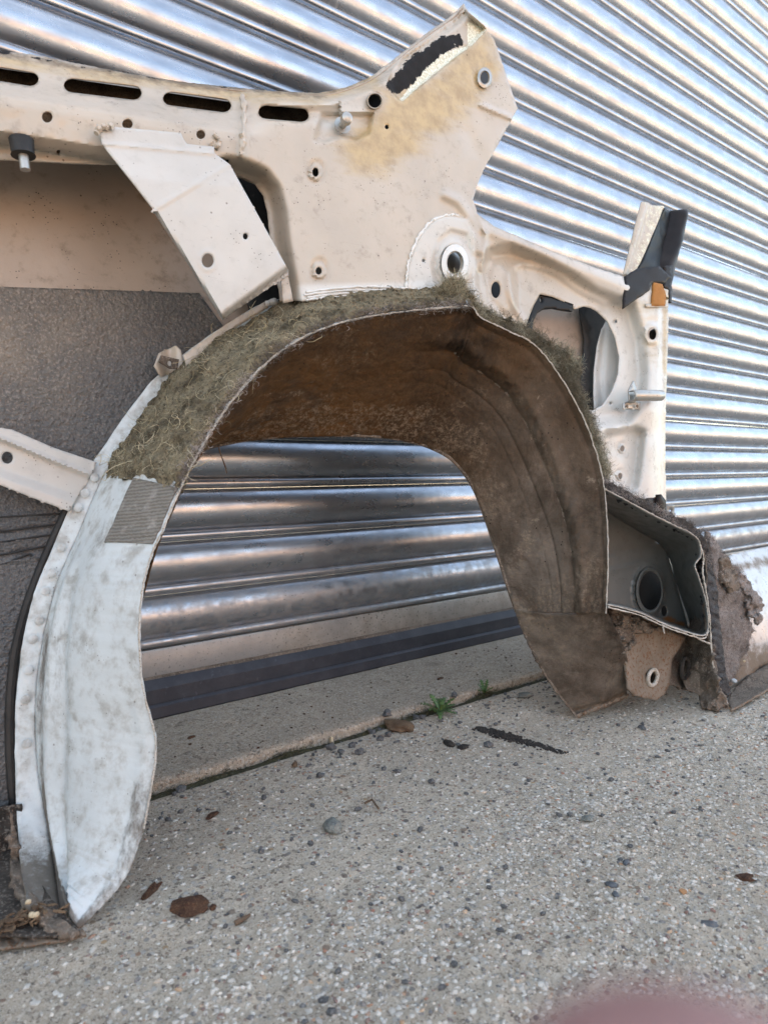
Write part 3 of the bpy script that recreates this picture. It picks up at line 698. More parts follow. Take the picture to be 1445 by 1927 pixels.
def ip_off(X, Y):
    t = Y-(95+.155*X)
    rail = np.interp(t, [0, 14, 30, 42, 72, 84, 100, 150, 168, 176, 215], [.098, .086, .078, .074, .046, .036, .034, .038, .050, .066, .068])
    wr = 1-sstep((X-420)/110)
    top = catmull([(440, 163), (520, 171), (600, 174), (650, 164), (700, 142), (740, 111), (800, 63), (850, 28), (872, 5)], 4)
    dt = segd(X, Y, top)
    o = .045+.028*(1-sstep(dt/26))*(X > 380)
    o = o+.010*np.exp(-((dt-38)/16)**2)*(X < 640)*(X > 400)
    o = o*(1-wr)+rail*wr
    do = segd(X, Y, OPEN); o = o+.030*(1-sstep((do-6)/38))*(Y > 270)*(X > 400)*(X < 640)
    o = o+.012*boss(X, Y, STRIP, 8)
    o = o-.005*boss(X, Y, PLATE, 6)
    o = o-.006*np.exp(-(((X-854)/27)**2+((Y-494)/38)**2-1)**2*5)*(np.hypot((X-854)/30, (Y-494)/42) < 1.8)
    o = o+.004*boss(X, Y, [(822, 545), (812, 500), (822, 455), (848, 432), (878, 440), (888, 480), (888, 545)], 10)
    o = o+.024*boss(X, Y, REC1, 30)
    o = o-.009*boss(X, Y, [(1020, 470), (1060, 480), (1120, 548), (1080, 540), (1040, 560), (1000, 530)], 40)*0
    o = o-.010*boss(X, Y, ell(944, 540, 26, 52, 24, -.2), 24)
    o = o+.015*boss(X, Y, REC2, 18)
    o = o+.010*boss(X, Y, [(592, 262), (606, 214), (700, 214), (694, 250), (668, 262), (640, 256), (610, 266)], 12)*(Y > 200)
    for hx, hy, rr in ((594, 323, 15), (600, 509, 15), (912, 145, 17), (1171, 844, 9), (1167, 896, 9), (1227, 628, 20)):
        e = np.hypot(X-hx, (Y-hy)/1.25)/rr; o = o+.0022*np.exp(-((e-1)/.28)**2)-.002*(e < .8)
    o = o-.0045*np.exp(-(segd(X, Y, [(905, 197), (940, 212), (968, 224)])/5)**2)+.003*np.exp(-(segd(X, Y, [(880, 250), (905, 300), (880, 340)])/14)**2)
    o = o-.006*np.exp(-(segd(X, Y, [(838, 366), (862, 378), (893, 420), (900, 470)])/9)**2)
    o = o-.005*np.exp(-(segd(X, Y, [(912, 430), (1000, 468), (1100, 508), (1180, 540)])/12)**2)
    o = o-.0045*np.exp(-(segd(X, Y, [(898, 402), (914, 440), (906, 500), (915, 560), (955, 612)])/5)**2)-.0045*np.exp(-(segd(X, Y, catmull([(985, 606), (962, 560), (958, 515), (985, 496), (1040, 512), (1090, 545), (1140, 570)], 5))/6)**2)+.003*np.exp(-(segd(X, Y, [(925, 410), (1000, 445), (1120, 492)])/6)**2)
    o = o+.008*sstep((X-1238)/8)*(Y > 560)-.006*np.exp(-((X-1222)/16)**2)*(Y > 700)*sstep((Y-700)/80)
    o = o+.006*sstep((Y-760)/60)*sstep((X-1150)/50)
    o = o-.005*np.exp(-(segd(X, Y, [(456, 200), (458, 250), (455, 292)])/7)**2)
    o = o+.004*np.exp(-(segd(X, Y, [(985, 585), (950, 520), (935, 470)])/6)**2)*0
    o = o+fbm(X, Y, 90, 7, 2)*.0010+fbm(X, Y, 22, 5, 2)*.00025
    rp = np.exp(-(segd(X, Y, [(900, 260), (860, 300), (800, 350)])/45)**2); o = o+rp*.0012*np.sin((X+Y*.5)/9.)
    return o+.022*sstep((X-900)/260)
at = {
 'glue': lambda X, Y: np.clip(1.0*boss(X, Y, [(735, 175), (800, 140), (915, 50), (945, 130), (900, 200), (820, 260), (730, 330), (660, 320), (640, 270)], 90)+.5*boss(X, Y, [(1195, 560), (1258, 545), (1256, 700), (1215, 690), (1200, 620)], 22)+.45*sstep((X-1244)/6)*(Y > 540)*(Y < 930)+.75*np.exp(-(segd(X, Y, [(-200, 90), (0, 110), (440, 176), (600, 187), (700, 152)])/18)**2), 0, 1),
 'black': lambda X, Y: np.clip(1.0*boss(X, Y, [(726, 158), (765, 112), (830, 66), (868, 62), (872, 84), (828, 104), (800, 132), (770, 165), (742, 178)], 16)+.48*np.exp(-(segd(X, Y, [(0, 96), (250, 140), (440, 165)])/4)**2)+.8*np.exp(-np.hypot(X-4, Y-98)/12), 0, 1),
 'pale': lambda X, Y: np.clip(1.0*boss(X, Y, [(752, 186), (775, 158), (800, 128), (835, 98), (880, 85), (880, 40), (916, 54), (890, 82), (842, 118), (790, 160), (758, 190)], 12), 0, 1),
 'dirt': lambda X, Y: np.clip(.75*np.exp(-(segd(X, Y, [(0, 100), (250, 142), (440, 166), (600, 178), (690, 148)])/13)**2)+.35*np.exp(-((Y-552)/10)**2)*(X > 560)*(X < 860)+.3*boss(X, Y, [(940, 430), (1180, 525), (1180, 560), (950, 450)], 10)+.12*boss(X, Y, [(-300, 100), (460, 160), (460, 300), (-300, 300)], 30)+.5*np.exp(-(segd(X, Y, big_open, True)/5)**2), 0, 1),
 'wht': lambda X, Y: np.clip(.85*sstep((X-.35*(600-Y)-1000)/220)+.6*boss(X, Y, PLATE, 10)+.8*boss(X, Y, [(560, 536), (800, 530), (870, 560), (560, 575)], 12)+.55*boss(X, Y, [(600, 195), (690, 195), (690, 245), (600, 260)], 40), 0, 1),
 'rust': lambda X, Y: np.clip(.55*np.exp(-(np.hypot(X-712, Y-178)/16)**2)+.6*np.exp(-(np.hypot(X-912, (Y-145)/1.3)/15)**2)+.5*np.exp(-(segd(X, Y, [(955, 238), (925, 290)])/8)**2)+.4*np.exp(-(segd(X, Y, [(880, 20), (974, 203)])/3)**2), 0, 1)}
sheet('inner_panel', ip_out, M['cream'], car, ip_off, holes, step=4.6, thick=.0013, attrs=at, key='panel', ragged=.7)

def ring(name, x, y, r0, r1, ry, off, depth, mat, parent=car, n=28):
    """flared collar of a punched hole"""
    V = []; Fq = []
    cfg = [(r1, off(np.array([x+r1*1.]), np.array([y]))[0]-.0005, 0), (r1*.97, None, -.003), (r0*1.12, None, -.0045), (r0, None, -.002), (r0*.96, None, depth)]
    o0 = cfg[0][1]
    for rr, _, d in cfg:
        for t in np.linspace(0, 2*math.pi, n, endpoint=False):
            V.append(PP([x+rr*math.cos(t)], [y+rr*ry*math.sin(t)], o0+d)[0])
    for i in range(len(cfg)-1):
        for k in range(n): Fq.append((i*n+k, (i+1)*n+k, (i+1)*n+(k+1) % n, i*n+(k+1) % n))
    return mesh_obj(name, V, orient(np.array(V), Fq), mat, parent, .0008)
ring('hole_collar', 856, 495, 15, 26, 1.42, ip_off, .010, M['white'])
ring('hole_collar', 912, 145, 8.5, 14, 1.4, ip_off, .006, M['zinc'])
ring('hole_collar', 705, 189, 12.3, 15, 1.05, ip_off, .006, M['cream'])
# dark cup behind the collar
cupc = PP([858], [500], .085)[0]; mesh_obj('cup', *rock(cupc, (.016, .004, .02), 3, 2, 1, 0, 0), M['zinc'], car)
loft('top_closure', [(-260, 56, .095), (0, 99, .095), (140, 121, .095), (250, 143, .095), (350, 158, .095), (440, 167, .09), (520, 175, .075), (600, 178, .07), (650, 168, .068), (700, 147, .068), (740, 117, .068), (800, 68, .068), (850, 33, .068), (870, 10, .068)], [(-260, 116, .147), (0, 119, .147), (140, 139, .147), (250, 157, .147), (350, 173, .147), (440, 187, .147), (520, 193, .147), (600, 199, .147), (650, 188, .147), (700, 177, .147), (740, 147, .147), (800, 108, .147), (850, 77, .147), (880, 80, .147)], M['skin'], car, 80, 4)  # hidden strip, added to keep light out of the rail from above
loft('rail_closure', [(-260, 290, .072), (0, 298, .072), (200, 307, .072), (428, 297, .072)], [(-260, 284, .147), (0, 292, .147), (200, 301, .147), (428, 292, .147)], M['skin'], car, 40, 4)  # closing strip, added to keep light out of the rail from below
sheet('arm_hole_shade', [(590, 235), (700, 165), (850, 70), (905, 95), (945, 200), (890, 345), (885, 400), (700, 420), (600, 360)], M['plug'], car, .118, step=24)  # black sheet standing in for the shade behind the arm's holes
sheet('rail_slot_shade', [(-260, 100), (0, 128), (440, 192), (595, 205), (590, 300), (430, 292), (0, 285), (-260, 280)], M['earth'], car, .118, step=24)  # brown sheet standing in for the shade inside the rail slots
sheet('pillar_hole_shade', [(905, 500), (975, 520), (960, 600), (905, 560)], M['plug'], car, .135, step=16)  # black sheet standing in for the shade behind the oval hole
sheet('pillar_hole_shade', [(1150, 590), (1245, 600), (1240, 925), (1140, 880)], M['plug'], car, .15, step=16)  # same stand-in for shade, behind the small holes of the pillar
# rear sheet strips by the tall opening, black sheet standing in for the shade inside it
sheet('opening_shade', [(425, 300), (530, 300), (545, 420), (560, 590), (470, 590), (440, 470)], M['plug'], car, .128, step=20)
sheet('reinforcement_strip', [(528, 512), (541, 512), (552, 566), (533, 570)], M['cream'], car, .048, step=8)

# sealant beads and welds
def blob_line(name, pts, off, r, mat, parent=car, per=8, jit=.0007):
    p = catmull([tuple(q) for q in pts], per); o = off(p[:, 0], p[:, 1]) if callable(off) else off
    W = PP(p[:, 0], p[:, 1], o-.001); W = W+rng.normal(0, jit, W.shape); rr = r*(1+.5*vnoise(np.arange(len(W))*1., 0*W[:, 0], 1.7, 5))
    return mesh_obj(name, *tube(W, np.abs(rr), 7), mat, parent)
blob_line('seam_sealer', [(764, 545), (766, 512), (773, 480), (790, 442), (815, 414), (848, 404), (862, 406)], ip_off, .0015, M['white'], jit=.0004, per=12)
blob_line('seam_sealer', [(456, 180), (459, 215), (457, 255), (455, 290)], ip_off, .003, M['cream'])
blob_line('seam_sealer', [(404, 252), (412, 262), (410, 275), (400, 270)], .034, .0022, M['cream'])
for k, yy in enumerate([541, 546, 551, 556]):
    blob_line('seam_sealer', [(575+rnd.uniform(-8, 8), yy+8), (640, yy+1), (700, yy-2+rnd.uniform(-2, 2)), (760, yy+1), (790-k*6, yy+5)], ip_off, .0013, M['white'], jit=.0003)
blob_line('seam_sealer', [(500, 572), (540, 566), (580, 562), (640, 556)], .10, .0035, M['white'], per=10)

# striker stud by the rail
c = PP([648], [229], .040)[0]; nrm = np.array([NM, -1, NK]); nrm = np.array([-.25, -.95, .1]); nrm /= np.linalg.norm(nrm)
sb = mesh_obj('stud', *tube(np.array([c+nrm*s for s in (-.006, 0, .004, .004, .010, .0125)]), np.array([.0045, .0045, .0045, .0065, .0062, .003]), 18), M['zinc'], car)
mesh_obj('washer', *tube(np.array([c+nrm*s for s in (-.0075, -.006)]), .0095, 22), M['zinc'], sb)
# black grommet on the pillar
c = PP([1228], [629], .085)[0]; mesh_obj('grommet', *rock(c, (.0075, .005, .009), 2, 2, 1, .1, 0), M['plug'], car)

# --- gusset bracket
gz = lambda X, Y: .033-.0*X+.008*sstep((Y-290)/300)
g_out = [(187, 240), (200, 236), (215, 238), (340, 249), (346, 262), (352, 270), (378, 273), (403, 275), (404, 288), (432, 308), (470, 376), (543, 508), (543, 516), (418, 602), (350, 492), (291, 402), (284, 398), (288, 392), (240, 330), (192, 270)]
def g_off(X, Y):
    fold1 = [(189, 269), (300, 279), (404, 288)]
    below = sstep((Y-(252+.18*X*.5))/8*.5)
    o = .029+0*X
    t = (Y-(269+(X-189)*.088)); o = o-np.clip(t, 0, 400)*.00006*(Y < 330)
    # upper facet leans away, its lower edge is the fold line to the main plate
    fl2 = (X-300)*(308-388)/(432-300)+388-Y
    o = .026-.00010*np.clip(t, 0, 60)+.00014*np.clip(-fl2, 0, 300)*.35
    o = o-.002*np.exp(-(segd(X, Y, fold1)/4)**2)-.0012*np.exp(-(segd(X, Y, [(300, 388), (432, 308)])/4)**2)
    o = o+.012*(1-sstep(segd(X, Y, [(292, 404), (418, 603)])/7))+.014*(1-sstep(segd(X, Y, [(543, 512), (418, 603)])/13))
    e = np.hypot(X-391, (Y-490)/1.15)/15.; o = o-.001*np.exp(-((e-1)/.2)**2)
    return o+fbm(X, Y, 60, 3, 2)*.0005
sheet('gusset_bracket', g_out, M['bracket'], car, g_off, [ell(391, 490, 11, 13), ell(462, 444, 5, 6.5, 12)], step=4.5, thick=.0016,
      attrs={'dirt': lambda X, Y: .40*np.exp(-(segd(X, Y, [(543, 508), (418, 596)])/16)**2)+.15, 'rust': lambda X, Y: .2*np.exp(-(segd(X, Y, [(543, 512), (418, 602)])/6)**2), 'pale': lambda X, Y: 0*X})
blob_line('seam_sealer', [(182, 246), (192, 238), (202, 240), (212, 236)], .024, .0026, M['cream'])

# --- rubber buffer with its stud, under the rail
c = PP([40], [262], .040)[0]; d = (PP([44], [292], .040)[0]-c)
bu = mesh_obj('rubber_buffer', *tube(np.array([c, c+d*.9, c+d*1.0]), np.array([.0100, .0092, .0100]), 20), M['plug'], car)
mesh_obj('threaded_stud', *tube(np.array([c+d, c+d*1.9]), .0042, 12), M['zinc'], bu)

# --- channel bracket at the left
cb_out = [(-30, 800), (8, 806), (22, 808), (100, 842), (183, 870), (160, 915), (130, 962), (60, 936), (0, 912), (-40, 895)]
def cb_off(X, Y):
    o = .112+.020*np.clip((X+30)/200, 0, 1)
    l1 = segd(X, Y, [(-40, 812), (10, 828), (90, 863), (168, 892)]); l2 = segd(X, Y, [(-40, 876), (10, 893), (80, 917), (142, 938)])
    s1 = (Y-(828+(X-10)*.42)); s2 = (Y-(893+(X-10)*.345))
    o = o+.005*sstep(s1/8)*(1-sstep(s2/8))-.003*np.exp(-(l1/4)**2)-.003*np.exp(-(l2/4)**2)
    return o
sheet('channel_bracket', cb_out, M['bracket'], car, cb_off, [ell(14, 861, 11, 11.5)], step=4.5, thick=.0018, attrs={'dirt': lambda X, Y: .32*np.exp(-(segd(X, Y, [(10, 828), (168, 892)])/6)**2)+.32*np.exp(-(segd(X, Y, [(10, 893), (142, 938)])/6)**2)})

# --- clip bracket on the flange
sheet('clip_bracket', [(290, 688), (301, 664), (330, 650), (340, 658), (347, 682), (338, 694), (305, 710)], M['cream'], car, lambda X, Y: .118+.0*X+.012*np.exp(-((X-318)/12)**2), step=4, thick=.002)
sheet('clip_nut', [(298, 680), (303, 668), (337, 676), (334, 694), (318, 692)], M['grime'], car, .108, [ell(319, 683, 4.2, 5.5, 12)], step=3.5, thick=.002)
sheet('flange_strip', [(345, 668), (425, 610), (500, 566), (506, 578), (430, 625), (352, 690)], M['cream'], car, lambda X, Y: .10-.0*X, step=6, thick=.0015, attrs={'dirt': .35})

# --- woven tape on the shell, lying on the surface
W, N = SURF['shell']; nu, nv = W.shape[:2]
def shell_patch(name, u0, u1, v0, v1, lift, mat, nois=0, parent=car, thick=.0008, edge=0):
    iu = np.linspace(u0*(nu-1), u1*(nu-1), max(6, int((u1-u0)*nu*2)+2)); iv = np.linspace(v0*(nv-1), v1*(nv-1), max(6, int((v1-v0)*nv*2)+2))
    def samp(A):
        a = np.floor(iu).astype(int).clip(0, nu-2); b = np.floor(iv).astype(int).clip(0, nv-2); fu = (iu-a)[:, None, None]; fv = (iv-b)[None, :, None]
        return A[a][:, b]*(1-fu)*(1-fv)+A[a+1][:, b]*fu*(1-fv)+A[a][:, b+1]*(1-fu)*fv+A[a+1][:, b+1]*fu*fv
    P_, Q = samp(W), samp(N); U2, V2 = np.meshgrid(iu, iv, indexing='ij')
    ed = np.minimum(np.minimum(U2-U2.min(), U2.max()-U2)/(U2.max()-U2.min()), np.minimum(V2-V2.min(), V2.max()-V2)/(V2.max()-V2.min()))
    h = lift*(sstep(ed/.06) if edge else 1)+nois*fbm(U2, V2, 5., 4, 3)+nois*.6*fbm(U2, V2, 1.6, 9, 2)
    P_ = P_+Q*h[..., None] if np.ndim(h) else P_+Q*h
    Fq = orient(P_.reshape(-1, 3), grid_faces(len(iu), len(iv)))
    mesh_obj(name, P_.reshape(-1, 3), Fq, mat, parent, thick)
    return P_, Q
shell_patch('cloth_tape', .497, .585, .02, .46, .0012, M['tape'], .00025)

# --- felt: base mat plus loose strands
fp, fn = shell_patch('felt_mat', .582, 1.0, -.0, .90, .0060, M['felt'], .0028, thick=.003, edge=1)
def fibres(name, P_, N_, count, Lm, wid, mat, lift=.002, curl=1.0, seg=6, parent=car, mask=None, seed=1, stick=.35, kind='stuff', T0=None):
    r = np.random.default_rng(seed); P2 = P_.reshape(-1, 3); N2 = N_.reshape(-1, 3)
    idx = r.integers(0, len(P2), count) if mask is None else r.choice(len(P2), count, p=mask.ravel()/mask.sum())
    p = P2[idx]+r.normal(0, .0018, (count, 3)); n = N2[idx]
    t = r.normal(0, 1, (count, 3)); t = t-(t*n).sum(1, keepdims=True)*n*(1-stick); t = t+n*stick*r.uniform(0, 1, (count, 1))
    if T0 is not None: t = t*.6+T0[idx]
    t /= np.linalg.norm(t, axis=1, keepdims=True)
    L = Lm*r.uniform(.5, 1.6, (count, 1)); ax = n*r.choice([-1, 1], (count, 1))*r.uniform(.2, 1.6, (count, 1))*curl+r.normal(0, .5, (count, 3))*curl
    pts = [p]; cur = p+n*lift*r.uniform(0, 1, (count, 1)); pts = [cur]
    for k in range(seg):
        t = t+np.cross(ax, t)*(.9/seg*2)+r.normal(0, .18, (count, 3)); t /= np.linalg.norm(t, axis=1, keepdims=True); cur = cur+t*L/seg; pts.append(cur)
    A = np.stack(pts, 1)                                   # count, seg+1, 3
    tan = np.gradient(A, axis=1); s = np.cross(tan, r.normal(0, 1, (count, 1, 3))); s /= np.linalg.norm(s, axis=2, keepdims=True)+1e-12
    q = np.cross(tan, s); q /= np.linalg.norm(q, axis=2, keepdims=True)+1e-12
    w_ = wid*r.uniform(.6, 1.4, (count, 1, 1))*np.r_[np.ones(seg), .35][None, :, None]
    Vv = np.stack([A+s*w_, A-s*w_*.5+q*w_*.87, A-s*w_*.5-q*w_*.87], 2)   # count, seg+1, 3, 3
    m = seg+1; base = (np.arange(count)*m*3)[:, None, None]
    k = np.arange(seg)[None, :, None]; c = np.arange(3)[None, None, :]; c2 = (c+1) % 3
    Fq = np.stack(np.broadcast_arrays(base+k*3+c, base+k*3+c2, base+(k+1)*3+c2, base+(k+1)*3+c), -1).reshape(-1, 4)
    Vv = Vv.reshape(-1, 3); sp_ = np.clip(.40+1.5*fbm(p[:, 0]+p[:, 1]*.7, p[:, 2]+p[:, 1]*.3, .030, 4, 3), 0, 1.2); tone = np.repeat(np.clip(r.uniform(0, 1, count)**1.2*(.25+1.1*sp_), 0, 1), m*3)
    loc = np.zeros(3) if parent is None else np.array(parent.location)
    me = bpy.data.meshes.new(name); me.vertices.add(len(Vv)); me.vertices.foreach_set('co', (Vv-loc).astype(np.float32).ravel())
    me.loops.add(Fq.size); me.loops.foreach_set('vertex_index', Fq.ravel().astype(np.int32)); me.polygons.add(len(Fq)); me.polygons.foreach_set('loop_start', (np.arange(len(Fq))*4).astype(np.int32))
    me.update(calc_edges=True); a = me.attributes.new('tone', 'FLOAT', 'POINT'); a.data.foreach_set('value', tone.astype(np.float32)); me.materials.append(mat); me.shade_smooth()
    o = bpy.data.objects.new(name, me); COL.objects.link(o)
    if parent is not None: o.parent = parent
    if kind: o['kind'] = kind
    return o
fibres('felt_fibres', fp, fn, 9000, .007, .00006, M['fibre'], .0005, 2.0, stick=.02)
fibres('felt_fibres', fp, fn, 6000, .006, .00007, M['fibredark'], .0006, 2.0, seed=5, stick=.03)
fibres('loose_thread', fp[:int(len(fp)*.6)], fn[:int(len(fn)*.6)], 60, .030, .00026, M['thread'], .002, 2.2, seg=14, seed=9, stick=.02)
fibres('loose_thread', fp[:int(len(fp)*.55)], fn[:int(len(fn)*.55)], 260, .016, .00022, M['thread'], .001, 1.4, seg=9, seed=10, stick=.02)
ne = fp[:, :3]; fibres('edge_fibres', ne, fn[:, :3], 2600, .006, .0002, M['fibregrey'], .001, 1.2, seed=12)

# felt trapped behind the sawn edge on the right
rf = [(822, 556), (835, 540), (850, 526), (864, 530), (876, 548), (890, 568), (940, 596), (985, 612), (1010, 626), (1040, 652), (1055, 660), (1072, 664), (1086, 690), (1082, 725), (1094, 750), (1112, 790), (1128, 840), (1144, 888), (1138, 915), (1128, 882), (1098, 793), (1048, 703), (1002, 649), (955, 624), (903, 597), (883, 576), (850, 577)]
def rf_off(X, Y): return .022+fbm(X, Y, 14, 3, 3)*.005
sheet('felt_mat', rf, M['felt'], car, rf_off, step=4, thick=.008, key='rf', ragged=2)
Wr, Fr, Vr = SURF['rf']; nr = np.tile(np.array([-.45, -.8, .4])/1.0, (len(Wr), 1)); nr /= np.linalg.norm(nr, axis=1, keepdims=True)
fibres('felt_fibres', Wr, nr, 6500, .009, .00018, M['fibredark'], .004, 1.2, seed=21, stick=.7)
fibres('felt_fibres', Wr[Vr[:, 0] > 1030], nr[Vr[:, 0] > 1030], 3500, .011, .00018, M['fibredark'], .005, 1.0, seed=22, stick=.9)
fibres('felt_fibres', Wr[Vr[:, 0] < 890], nr[Vr[:, 0] < 890], 1500, .012, .00017, M['fibre'], .005, 1.0, seed=23, stick=.8)

# --- hook bracket on the pillar
tb = PP(np.array([1188, 1196, 1215, 1232, 1243]), np.array([745, 744, 744, 744, 744]), np.array([.055, .052, .05, .05, .05]))
r_ = .0072
hv = []; hf = []
angs = np.linspace(math.radians(-35), math.radians(215), 12)
for i, c in enumerate(tb):
    for a in angs: hv.append(c+np.array([0, -r_*math.sin(a)*.9, 0])+np.array([0, 0, r_*math.cos(a)]))
hf = grid_faces(len(tb), 12); hk = mesh_obj('hook_bracket', hv, hf, M['zinc'], car, .0016)
sheet('hook_plate', [(1173, 758), (1182, 755), (1205, 757), (1204, 771), (1173, 770)], M['zinc'], hk, .068, step=4, thick=.002)
sheet('hook_tongue', [(1183, 734), (1192, 716), (1199, 735), (1196, 758), (1184, 757)], M['zinc'], hk, .064, step=4, thick=.002)
for x in (1180, 1199):
    mesh_obj('rivet', *rock(PP([x], [764], .065)[0], (.0026, .0016, .0026), 1, 2, 1, 0, 0), M['rustmetal'], hk)

# --- things seen through the round opening
sheet('black_bracket', [(986, 640), (988, 620), (994, 600), (1006, 562), (1013, 548), (1024, 548), (1045, 560), (1079, 572), (1077, 586), (1060, 584), (1040, 580), (1022, 582), (1010, 590), (1003, 606), (1000, 640)], M['black'], car, .084, [ell(1018, 564, 2.5, 5, 10)], step=4.5, thick=.003)
sheet('round_opening_shade', [(1088, 568), (1148, 568), (1150, 800), (1108, 800), (1092, 720), (1100, 640)], M['plug'], car, lambda X, Y: .138+.0*X, step=14, thick=.002)  # black sheet standing in for the shade deep in the opening
sheet('curved_gusset', [(1141, 600), (1180, 600), (1185, 800), (1119, 800), (1117, 740), (1118, 696), (1124, 651), (1132, 622)], M['white'], car, lambda X, Y: .128-.0003*np.clip(X-1118, 0, 60)+.004*np.exp(-((X-1128-abs(Y-710)*.1)/6)**2), step=4, thick=.002)

# --- window pillar stub above the lock pillar
st_o = lambda X, Y: .078
def loft2(name, A, B, mat, nu_, nv_, disp=None, **k): return loft(name, A, B, mat, car, nu_, nv_, disp, thick=.0016, **k)
loft2('pillar_flange', [(1207, 379, .085), (1196, 420, .085), (1184, 470, .085), (1172, 518, .085)], [(1249, 389, .098), (1236, 425, .098), (1213, 475, .098), (1190, 528, .098)], M['cream'], 26, 10, lambda u, v: .003*np.sin(v*9), attrs={'glue': lambda u, v: .3+0*u, 'pale': lambda u, v: .35+.2*v})
loft2('pillar_channel', [(1246, 387, .10), (1234, 430, .10), (1212, 480, .10), (1186, 530, .10)], [(1293, 402, .105), (1284, 450, .105), (1272, 500, .105), (1262, 545, .105)], M['brownblack'], 40, 20, lambda u, v: -.012*np.sin(np.pi*np.clip(v*1.9, 0, 1))*(v < .53)+.012*np.sin(np.pi*np.clip((v-.5)*2, 0, 1))+.0015*fbm(u*12, v*9, 1.5, 3, 2))
loft2('sealant_skin', [(1250, 391, .094), (1232, 432, .094), (1212, 480, .094), (1188, 522, .094)], [(1262, 397, .106), (1258, 440, .108), (1250, 490, .106), (1238, 532, .09)], M['black'], 30, 12, lambda u, v: .002*fbm(u*9, v*4, 1.3, 7, 2))
sheet('sealant_flap', [(1176, 519), (1200, 505), (1240, 500), (1262, 520), (1250, 533), (1228, 532), (1222, 546), (1172, 581)], M['brownblack'], car, lambda X, Y: .064+fbm(X, Y, 24, 2, 2)*.0008, step=4.5, thick=.002, ragged=.8)
sheet('sealant_flap', [(1250, 500), (1266, 500), (1263, 570), (1257, 568), (1256, 545), (1248, 540)], M['brownblack'], car, .078, step=4.5, thick=.002, ragged=2)
sheet('foam_patch', [(1230, 531), (1246, 534), (1254, 556), (1251, 575), (1227, 575)], M['orange'], car, .064, step=4.5, thick=.003, ragged=.8)
sheet('paper_label', [(1215, 571), (1258, 571), (1258, 578), (1215, 578)], M['cream'], car, .065, step=5, thick=.001)

# --- sawn open sill box
BXA = [(1138, 920), (1185, 945), (1228, 968), (1268, 988), (1298, 1002), (1315, 1018), (1319, 1045), (1308, 1064), (1316, 1088), (1325, 1118), (1331, 1146), (1333, 1182), (1324, 1196), (1300, 1192), (1246, 1173), (1203, 1153), (1143, 1138)]
BXB = [(1138, 958), (1175, 982), (1206, 1001), (1235, 1018), (1252, 1034), (1260, 1048), (1266, 1066), (1270, 1082), (1277, 1104), (1285, 1128), (1293, 1152), (1300, 1176), (1298, 1184), (1280, 1178), (1238, 1164), (1198, 1148), (1143, 1132)]
loft('sill_box', [(x, y, .0) for x, y in BXA], [(x, y, .105) for x, y in BXB], M['boxin'], car, 160, 20, lambda u, v: fbm(u*30, v*5, 2., 3, 2)*.0006, thick=.0016, attrs={'dirt': lambda u, v: .5*sstep((u-.72)/.1)})
def bw_off(X, Y):
    o = .104+.003*np.exp(-(segd(X, Y, [(1145, 1042), (1190, 1030), (1240, 1020)])/5)**2)-.003*np.exp(-(segd(X, Y, [(1145, 1075), (1195, 1062), (1235, 1053)])/4)**2)
    e = np.hypot((X-1222)/28, (Y-1112)/46); return o-.006*np.exp(-((e-1)/.14)**2)+.006*sstep((X-1250-(Y-1030)*.28)/8)
sheet('sill_back_wall', [(1136, 950), (1175, 976), (1240, 1016), (1262, 1046), (1280, 1095), (1308, 1190), (1240, 1172), (1138, 1140)], M['boxin'], car, bw_off, [ell(1223, 1112, 21, 38, 28), ell(1250, 1150, 6, 10, 12)], step=5, thick=.0015, attrs={'rust': lambda X, Y: .8*np.exp(-(segd(X, Y, [(1255, 1165), (1290, 1180)])/10)**2)})
sheet('cavity_shade', [(1190, 1060), (1265, 1060), (1275, 1170), (1190, 1160)], M['plug'], car, .135, step=10)  # black sheet standing in for the deep shade behind the sill hole
ring('hole_collar', 1223, 1112, 21.5, 27, 1.72, lambda X, Y: bw_off(X, Y), .012, M['boxin'])
edge_tube('cut_edge', [(x, y, -.001) for x, y in BXA], 0, .0008)
edge_tube('cut_edge', [(x+1, y+5, -.001) for x, y in BXA[11:]], 0, .0010)
edge_tube('cut_edge', [(1316, 1020), (1324, 1050), (1322, 1075), (1328, 1110), (1334, 1150), (1337, 1190), (1340, 1235), (1347, 1278), (1366, 1318), (1371, 1334)], -.001, .0012)
edge_tube('cut_edge', [(1303, 1195), (1320, 1205), (1336, 1212)], 0, .0013)
edge_tube('cut_edge', [(1246, 1175, -.002), (1248, 1184, -.003), (1250, 1192, -.003)], 0, .0009)
# outer sheet right of the box
loft('outer_sill', [(1316, 1018, .0), (1328, 1060, 0), (1328, 1110, 0), (1336, 1170, 0), (1341, 1235, 0), (1350, 1285, 0), (1371, 1334, 0)], [(1290, 1040, .10), (1292, 1070, .10), (1296, 1110, .10), (1300, 1170, .09), (1290, 1225, .08), (1280, 1262, .065), (1290, 1300, .045)], M['grime'], car, 90, 20, lambda u, v: fbm(u*12, v*7, 1.5, 5, 3)*.004, thick=.0016)
